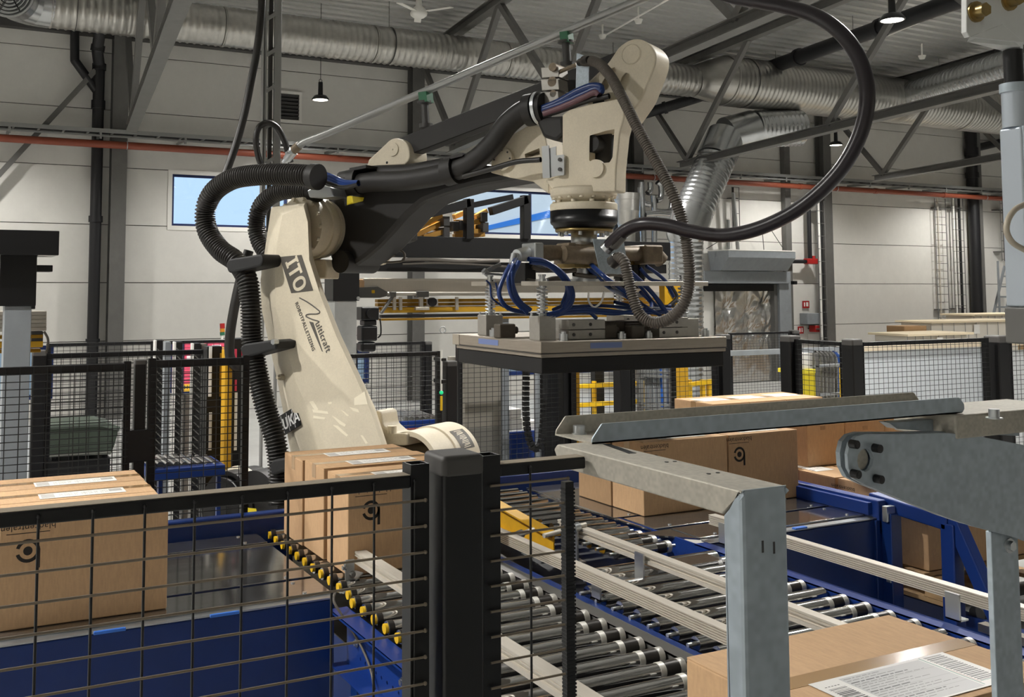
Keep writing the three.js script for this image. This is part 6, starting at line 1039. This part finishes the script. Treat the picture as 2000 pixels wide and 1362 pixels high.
// ---------- goods at the right
{
  const T1 = 1.5, P = { tape: 0 };
  const low = carton('brown box low on the pallet beside the blue guide, with a printed mark', null, 4.66, 4.94, -4.2, -3.62, { y: T1 - .38, mat: M.card2, tape: 1, h: .38, label: [.1, .2, .15, .4] });
  carton('brown box low on the pallet behind the marked one', null, 4.66, 4.94, -4.8, -4.22, { y: T1 - .38, h: .38, label: [.05, .2, .15, .4] });
  carton('brown box of the second row low on the pallet', null, 4.96, 5.5, -4.2, -3.62, { y: T1 - .38, h: .38 }); carton('brown box of the second row at the back of the pallet', null, 4.96, 5.5, -4.8, -4.22, { y: T1 - .38, h: .38 });
  const X = 4.655, m = onX(1637, 950, X); part(low, 'printed_mark', markGeo.clone().scale(.9, .9, 1).rotateZ(Math.PI).rotateY(-Math.PI / 2).translate(4.6597, m.y - .05, m.z + .03), ink, 'dark upside-down printed mark');
  const zU = -4.52, tb = T1 + .003, xs = [onZ(1576, 870, zU).x, onZ(1651, 870, zU).x, onZ(1729, 870, zU).x, onZ(1806, 870, zU).x];
  ['left', 'middle', 'right'].forEach((n, i) => { const cb = carton(['brown box with a square of tape on its face beside the printed box', 'brown box with a square of tape on its face behind the bearing plate', 'brown box at the end of the row behind the bearing plate'][i], null, xs[i] + .003, xs[i + 1] - .003, zU - .3, zU, { y: tb, h: onZ(1620, 827, zU).y - tb, tape: 1, mat: i % 2 ? M.card2 : M.card }); const px = [1607, 1690, 1770][i]; part(cb, 'tape_end', zb(px - 5, px + 5, 832, 840, zU + .0012, .001, .0004), M.cardDark, 'square of tape on the face'); });
  const zR = -5.3, ty = onZ(1500, 783, zR).y; for (let k = 0; k < 3; k++) { const a = onZ(1392 + k * 72, 790, zR).x, b = onZ(1392 + (k + 1) * 72, 790, zR).x; carton(['brown box with a white label in the far row, behind the tray', 'brown box with a crumpled label in the middle of the far row', 'brown box with a white label at the end of the far row'][k], null, a + .003, b - .003, zR - .4, zR, { y: ty - .4, h: .4, label: [.05, .3, .1, .25], tape: 1 }); }
  { const st = thing('pallet_table', 'steel table carrying the far row of boxes', 'table', onZ(1500, 900, zR).setY(0)); const a = onZ(1385, 800, zR).x, b = onZ(1615, 800, zR).x; part(st, 'top', rbox(a, b, ty - .45, ty - .4, zR - .45, zR + .02, .004), M.steelGrey); for (const x of [a + .05, b - .05]) for (const z of [zR - .4, zR - .03]) part(st, 'leg', box(x - .03, x + .03, 0, ty - .45, z - .03, z + .03), M.steelGrey); }
  // pallet and its stand
  const yP = T1 - .385, t = thing('wooden_pallet', 'worn wooden pallet carrying the brown boxes', 'pallet', V(5.1, yP - .14, -4)); for (let k = 0; k < 5; k++) part(t, 'deck_board', rbox(4.62, 5.6, yP - .024, yP, -4.82 + k * .27, -4.82 + k * .27 + .12, .003), M.wood); for (const x of [4.62, 5.05, 5.48]) for (const z of [-4.8, -4.2, -3.62]) part(t, 'block', rbox(x, x + .12, yP - .115, yP - .025, z, z + .12, .003), M.wood); for (const x of [4.62, 5.05, 5.48]) part(t, 'bottom_board', rbox(x, x + .12, yP - .14, yP - .116, -4.82, -3.48, .003), M.wood);
  const s = thing('pallet_conveyor', 'dark blue pallet conveyor under the wooden pallet', 'conveyor', V(5.1, 0, -4)); for (const x of [4.78, 5.5]) part(s, 'side_beam', rbox(x, x + .06, yP - .34, yP - .2, -5, -2.6, .004), M.blueDeep); for (let z = -4.9; z < -2.6; z += .16) part(s, 'roller', rod(V(4.8, yP - .19, z), V(5.5, yP - .19, z), .045, .045, 16), M.steelDark); for (const z of [-4.8, -2.8]) for (const x of [4.81, 5.53]) part(s, 'leg', box(x - .03, x + .03, 0, yP - .34, z - .03, z + .03), M.blueDeep);
  part(s, 'edge_plate', rbox(4.72, 4.78, yP - .24, yP - .2, -3.4, -2.5, .002), M.alu);
}
{ // pale screens, crates and boards right
  const z = -10.4, t = thing('pale_screen', 'long pale grey screen with a beige top edge behind the right fence', 'screen', onZ(1800, 820, z).setY(0)); part(t, 'panel', down(1668, 1925, 678, z, .05), std('#c3c8cc', .5)); part(t, 'panel', down(1926, 2140, 682, z, .05), std('#c9cccd', .5)); part(t, 'top_edge', zb(1668, 2140, 669, 678, z + .03, .12), std('#d6c7ae', .6), 'beige top edge'); part(t, 'seam_post', down(1918, 1923, 676, z + .03, .03), M.greyCol);
  part(t, 'top_rail', zb(1380, 1668, 682, 692, z - .02, .06), M.greyCol, 'grey rail');
  const zc = -9.2, c = thing('yellow_crate', 'yellow crate with a white box on top behind the corner fence', 'crate', onZ(1576, 830, zc).setY(0)); part(c, 'body', down(1560, 1592, 728, zc, .3), std('#d8c526', .5)); part(c, 'lid', zb(1559, 1593, 722, 730, zc + .02, .34), std('#e2d23a', .5)); part(c, 'white_box', zb(1560, 1582, 690, 721, zc - .02, .25), M.white);
  const r = thing('curved_rack', 'dark rack of curved grey sheets with a blue end behind the corner fence', 'rack', onZ(1620, 830, zc - .1).setY(0)); for (let k = 0; k < 6; k++) { const x = 1592 + k * 7; part(r, 'sheet', hose([[x, 688], [x + 8, 692], [x + 12, 704], [x + 13, 740], [x + 13, 830]].map((p) => onZ(...p, zc - .1 - k * .01)), .02, 20, 8), k === 5 ? std('#24509c', .4) : M.steelGrey); } part(r, 'bar', zb(1592, 1646, 712, 717, zc, .05), M.greyCol); part(r, 'bar', zb(1602, 1646, 768, 773, zc, .05), M.greyCol); part(r, 'post', down(1592, 1599, 690, zc, .05), M.steelGrey);
  solo('yellow_post', down(1646, 1652, 718, zc + .1, .06), M.yellowCap, 'yellow post behind the corner fence post', 'post');
}
{ // mesh pallets with boards at the far right
  const z = -15.5, stack = (p0, p1, top, bot, lab, zz) => { const t = thing('mesh_pallet', lab, 'pallet', onZ((p0 + p1) / 2, bot, zz).setY(0)), a = onZ(p0, top, zz).x, b = onZ(p1, top, zz).x, y1 = onZ((p0 + p1) / 2, top, zz).y, y0 = onZ((p0 + p1) / 2, bot, zz).y; part(t, 'board', rbox(a - .08, b + .08, y1 - .05, y1, zz - 1.0, zz + .08, .004), std('#e3d3b4', .6), 'pale board on top'); part(t, 'load', rbox(a + .03, b - .03, Math.max(.15, y0), y1 - .06, zz - .9, zz - .03, .01), std('#d2ccc0', .6)); for (let x = a; x <= b; x += (b - a) / 8) part(t, 'bar', rod(V(x, Math.max(.15, y0), zz), V(x, y1 - .05, zz), .008, .008, 6), M.galvTray); part(t, 'base', rbox(a, b, 0, Math.max(.15, y0), zz - 1, zz, .01), M.wood); part(t, 'paper', zb((p0 + p1) / 2 - 2, (p0 + p1) / 2 + 10, top + 8, Math.min(bot, top + 26), zz + .012, .003, .0005), M.white); };
  stack(1772, 1892, 651, 690, 'low mesh pallet with a pale board beside the brown cartons', z); stack(1818, 1990, 626, 690, 'taller mesh pallet with a long pale board below the wall ladder', z - 1.6); stack(1902, 2010, 613, 640, 'mesh pallet with crumpled wrapping on its board', z - 2.9);
  solo('brown_carton', zb(1766, 1810, 637, 652, z - 1.05, .5), M.cardDark, 'flat brown carton on top of the pair by the wall', 'carton'); solo('brown_carton', down(1763, 1816, 652.5, z - 1.05, .5), M.cardDark, 'brown carton under the flat one by the wall', 'carton');
}
// ---------- gate with air curtain on the back wall
{
  const z = WZ + .5, t = thing('loading_gate', 'grey-framed gate filled with crumpled silver foil on the back wall', 'gate', onZ(1460, 700, WZ).setY(0));
  part(t, 'lintel', zb(1376, 1545, 530, 554, z, .45, .01), M.greyCol, 'grey lintel'); part(t, 'jamb', down(1522, 1545, 554, z - .1, .35, .01), M.greyCol); part(t, 'jamb', down(1512, 1521, 556, z - .18, .2, .01), M.steelGrey); part(t, 'shutter', zb(1366, 1512, 555, 569, z - .2, .2, .01), M.blackSatin, 'dark shutter');
  const a = onZ(1394, 568, z - .35), b = onZ(1510, 660, z - .35), nx = 44, ny = 36, g = new THREE.PlaneGeometry(b.x - a.x, a.y - .02, nx, ny), p = g.attributes.position; const cen = [[-.3, .3], [.05, .25], [-.28, .02], [.1, .06], [.38, .04], [.35, .35]]; for (let i = 0; i < p.count; i++) { const u = p.getX(i) / (b.x - a.x), v = p.getY(i) / a.y; let d = 0; for (const [cx, cy] of cen) { const q = Math.hypot(u - cx, v - cy); d -= .13 * Math.exp(-q * 14) + .022 * Math.sin(Math.atan2(v - cy, u - cx) * 9) * Math.exp(-q * 5); } p.setZ(i, d + .03 * (fbm(u + .5, v + .5) - .5)); } g.computeVertexNormals(); g.translate((a.x + b.x) / 2, a.y / 2 + .01, z - .3);
  part(t, 'foil', g, new THREE.MeshPhysicalMaterial({ color: '#d2d1ce', metalness: .85, roughness: .2, side: THREE.DoubleSide }), 'crumpled silver foil'); part(t, 'white_sheet', zb(1366, 1396, 569, 700, z - .4, .03), M.white);
  const u = thing('air_curtain', 'long grey air-curtain unit hanging above the foil-covered gate', 'air curtain', onZ(1460, 528, z)), q = (py) => onZ(1465, py, z + .1).y, x0 = onZ(1410, 500, z + .1).x, x1 = onZ(1540, 500, z + .1).x;
  part(u, 'body', prism([V(x0, q(491), WZ + .05), V(x0, q(491), z + .35), V(x0, q(504), z + .35), V(x0, q(529), z + .05), V(x0, q(529), WZ + .15)], V(x1 - x0, 0, 0)), M.greyCol, 'grey housing'); part(u, 'top_edge', rbox(x0 - .01, x1 + .01, q(491), q(489), WZ + .06, z + .36, .004), M.white); 
  for (const [c, d] of [[[1432, 376], [1442, 500]], [[1565 - 143, 430], [1422, 494]]]) part(u, 'supply_pipe', zr(c, d, WZ + .35, .05), M.galvTray, 'insulated pipe'); part(u, 'support_wire', [zr([1487, 430], [1492, 488], z, .01, 6), zr([1500, 440], [1530, 486], z, .01, 6), zr([1380, 486], [1410, 468], z, .012, 6)], M.steelDark);
}
{ // fire equipment
  const z = WZ + .1; const sign = (a, b, c, d, lab) => { const t = thing('fire_sign', lab, 'sign', onZ((a + b) / 2, d, z - .05)); part(t, 'plate', zb(a, b, c, d, z - .05, .02, .002), M.red); part(t, 'pictogram', [zb(a + 2.2, a + 4.6, c + 3, d - 3, z - .047, .004, .0005), zb(a + 6.5, b - 2.2, c + 2.6, d - 3.4, z - .047, .004, .0005)], M.white); };
  sign(1568, 1581, 588, 602, 'red and white fire sign on the wall above the hose cabinet'); sign(1559, 1570, 638, 652, 'red and white fire sign low on the wall beside the far fence post');
  solo('wall_cabinet', zb(1577, 1603, 612, 634, z + .2, .3, .02), M.greyCol, 'grey wall cabinet below the upper fire sign', 'cabinet'); solo('red_box', zb(1593, 1604, 636, 649, z + .2, .25, .02), M.red, 'small red fire box under the grey wall cabinet', 'box');
  const v = thing('sprinkler_valve', 'red sprinkler valve group on a black pipe by the steel column', 'valve', onZ(1580, 515, z + .2)); part(v, 'valve_body', [zb(1579, 1600, 505, 516, z + .3, .2, .03), zr([1589, 505], [1589, 500], z + .2, .05)], M.red); part(v, 'pipe', zr([1540, 511], [1580, 511], z + .2, .055), M.blackPipe); part(v, 'valve_end', zr([1536, 511], [1542, 511], z + .2, .09), M.red); part(v, 'riser', zr([1579, 396], [1582, 505], z + .2, .06), M.blackPipe);
  solo('security_camera', zb(1551, 1558, 549, 556, z + .4, .25, .02), M.black, 'small black camera beside the gate lintel', 'camera');
  solo('paper_notices', zb(1578, 1600, 652, 664, WZ + .022, .02), M.white, 'white notices low on the wall below the red box', 'notice');
}
// ---------- vertical wire cable ladders on the wall
{
  const lad = (name, label, p0, p1, top, bot, z, step, m, cab) => { const t = thing(name, label, 'cable ladder', onZ((p0 + p1) / 2, bot, z)), c = (p0 + p1) / 2, xa = onZ(p0, 500, z).x, xb = onZ(p1, 500, z).x, y1 = onZ(c, top, z).y, y0 = onZ(c, bot, z).y; for (const x of [xa, xb]) part(t, 'side_rail', rod(V(x, y0, z), V(x, y1, z), .012, .012, 6), m); for (let y = y0 + .05; y < y1; y += step) part(t, 'rung', rod(V(xa, y, z), V(xb, y, z), .009, .009, 5), m); for (const [k, r, mm] of cab || []) part(t, 'cable', rod(V(xa + (xb - xa) * k, y0, z - .02), V(xa + (xb - xa) * k, y1, z - .02), r, r, 8), mm); for (const y of [y0 + .3, y1 - .3]) part(t, 'wall_bracket', box(xa, xb, y - .015, y + .015, WZ, z - .03), m); };
  lad('wire_cable_ladder', 'wire cable ladder on the wall left of the far black pipe', 1829, 1850, 388, 624, WZ + .15, .24, M.steelGrey, [[.3, .03, M.aluDull]]); lad('wire_cable_ladder', 'second wire cable ladder close to the far black pipe', 1862, 1884, 388, 622, WZ + .2, .34, M.steelGrey, [[.2, .03, M.white], [.7, .04, M.blackRub]]); lad('wire_cable_ladder', 'wire cable ladder with white cables beside the steel column', 1598, 1612, 392, 664, WZ + .45, .36, M.steelGrey, [[.3, .03, M.white], [.7, .02, M.blackRub]]); lad('wire_cable_ladder', 'short wire cable ladder above the air curtain', 1432, 1446, 366, 472, WZ + .2, .36, M.steelGrey, [[.2, .03, M.blackRub]]); lad('wire_cable_ladder', 'narrow wire cable ladder at the far end of the wall', 1957, 1972, 392, 510, WZ + .3, .3, M.steelGrey, [[.5, .03, M.blackRub]]);
  const z = WZ + .6, t = thing('step_ladder', 'metal step ladder leaning at the far end of the wall', 'ladder', onZ(1945, 640, z).setY(0)); for (const [a, b] of [[[1962, 520], [1930, 660]], [[1982, 520], [1955, 660]]]) part(t, 'side_rail', beam(onZ(...a, z), onZ(...b, z), .06, .06), M.greyCol); for (let k = 1; k < 7; k++) part(t, 'rung', beam(onZ(1962 - k * 4.6, 520 + k * 20, z), onZ(1982 - k * 3.9, 520 + k * 20, z), .05, .05), M.greyCol); part(t, 'leg', down(1948, 1951, 510, z + .3, .03), M.greyCol);
  // silver insulated pipes behind the wrist
  const P = thing('insulated_pipes', 'cluster of shiny insulated pipes with bends on the wall behind the wrist', 'pipes', onZ(1275, 480, WZ + .75)), zi = WZ + .75, pip = (l, r = .075) => part(P, 'pipe', hose(l.map((p) => onZ(...p, zi)), r, 40, 12), M.ductBright, 'silver insulated pipe'); pip([[1253, 356], [1253, 380], [1257, 396], [1268, 400]]); pip([[1270, 356], [1270, 372], [1265, 378]]); pip([[1284, 356], [1290, 362], [1290, 388], [1282, 392]]); pip([[1276, 382], [1278, 410], [1278, 470], [1278, 500]]); pip([[1252, 366], [1254, 420], [1256, 470], [1256, 500]], .09); pip([[1312, 364], [1312, 400], [1308, 412], [1294, 414], [1278, 412]]); pip([[1258, 420], [1280, 418], [1312, 420]], .1);
  part(P, 'bracket', zb(1249, 1256, 360, 500, WZ + .2, .1), M.blackPipe);
  const S = thing('exhaust_stack', 'silver exhaust stack with a cone behind the wrist cover ring', 'duct', onZ(1222, 480, WZ + .7)), zs = WZ + 1.1, cy = (a, b, r0, r1) => part(S, 'stack_section', rod(onZ(1224, b, zs), onZ(1224, a, zs), r1, r0, 32), M.duct); cy(378, 391, .32, .32); cy(391, 412, .31, .31); cy(412, 440, .31, .22); cy(440, 520, .21, .21); { const b = onZ(1224, 520, zs); part(S, 'stack_section', rod(V(b.x, 0, b.z), b, .21, .21, 32), M.duct); }
}
// ---------- tall galvanised cable ladder left of the elbow, with the robot cables
{
  const z = -8.2, t = thing('cable_ladder', 'tall galvanised cable ladder rising behind the robot elbow', 'cable ladder', onZ(530, 480, z)), y1 = 7.9, y0 = onZ(530, 480, z).y, rail = (px, w, d, zz) => { const c = onZ(px, 200, zz); return rbox(c.x - w / 2, c.x + w / 2, y0, y1, zz - d / 2, zz + d / 2, .003); };
  part(t, 'side_rail', [rail(541, .06, .02, z), rail(536.5, .012, .05, z - .02), rail(546, .012, .05, z - .02)], M.galvTray); part(t, 'side_rail', [rail(513, .02, .06, z), rail(517, .03, .02, z + .02)], M.galvTray); part(t, 'cable', rail(527, .035, .03, z - .04), M.steelDark);
  for (let py = -60; py < 470; py += 70) { const a = onZ(517, py + 30, z), b = onZ(537, py + 18, z); part(t, 'rung', beam(a, b, .03, .05, V(0, 0, 1)), M.galvTray); part(t, 'rung', beam(a.clone().add(V(0, .03, -.05)), b.clone().add(V(0, .03, -.05)), .012, .03, V(0, 0, 1)), M.galvTray); }
  part(t, 'floor_stand', [down(514, 518, 478, z - .06, .05), down(540, 544, 478, z - .06, .05)], M.galvTray);
  const c = thing('hanging_cable', 'black cable hanging from the roof down to the big ribbed hose', 'cable', onZ(437, 350, -7.4)); part(c, 'cable', hose([[512, -40], [510, 30], [500, 110], [492, 150], [478, 220], [460, 285], [444, 330], [436, 352], [430, 372]].map((p) => onZ(...p, -7.4)), .03, 60, 12), M.hoseBlack); part(c, 'roof_hook', rod(onZ(512, -40, -7.4), onZ(512, -40, -7.4).setY(8.5), .02, .02, 8), M.hoseBlack);
  const d = thing('looped_cable', 'black cable looping from the pipe coupling behind the cable ladder', 'cable', onZ(512, 330, -8.12)); part(d, 'cable', hose([[512, 330], [503, 300], [500, 268], [508, 246], [524, 240], [540, 248], [554, 272], [562, 296], [568, 318]].map((p) => onZ(...p, -8.12)), .026, 60, 12), M.hoseBlack);
  const e = thing('looped_cable', 'black cable hanging behind the ribbed hose left of the lower arm', 'cable', onZ(455, 715, -7.0)); part(e, 'cable', hose([[486, 490], [470, 545], [456, 610], [449, 660], [450, 700], [462, 716], [482, 714]].map((p) => onZ(...p, -7.0)), .036, 60, 12), M.hoseBlack);
}
scene.traverse((o) => { delete o.userData.off; });
renderer.render(scene, camera);
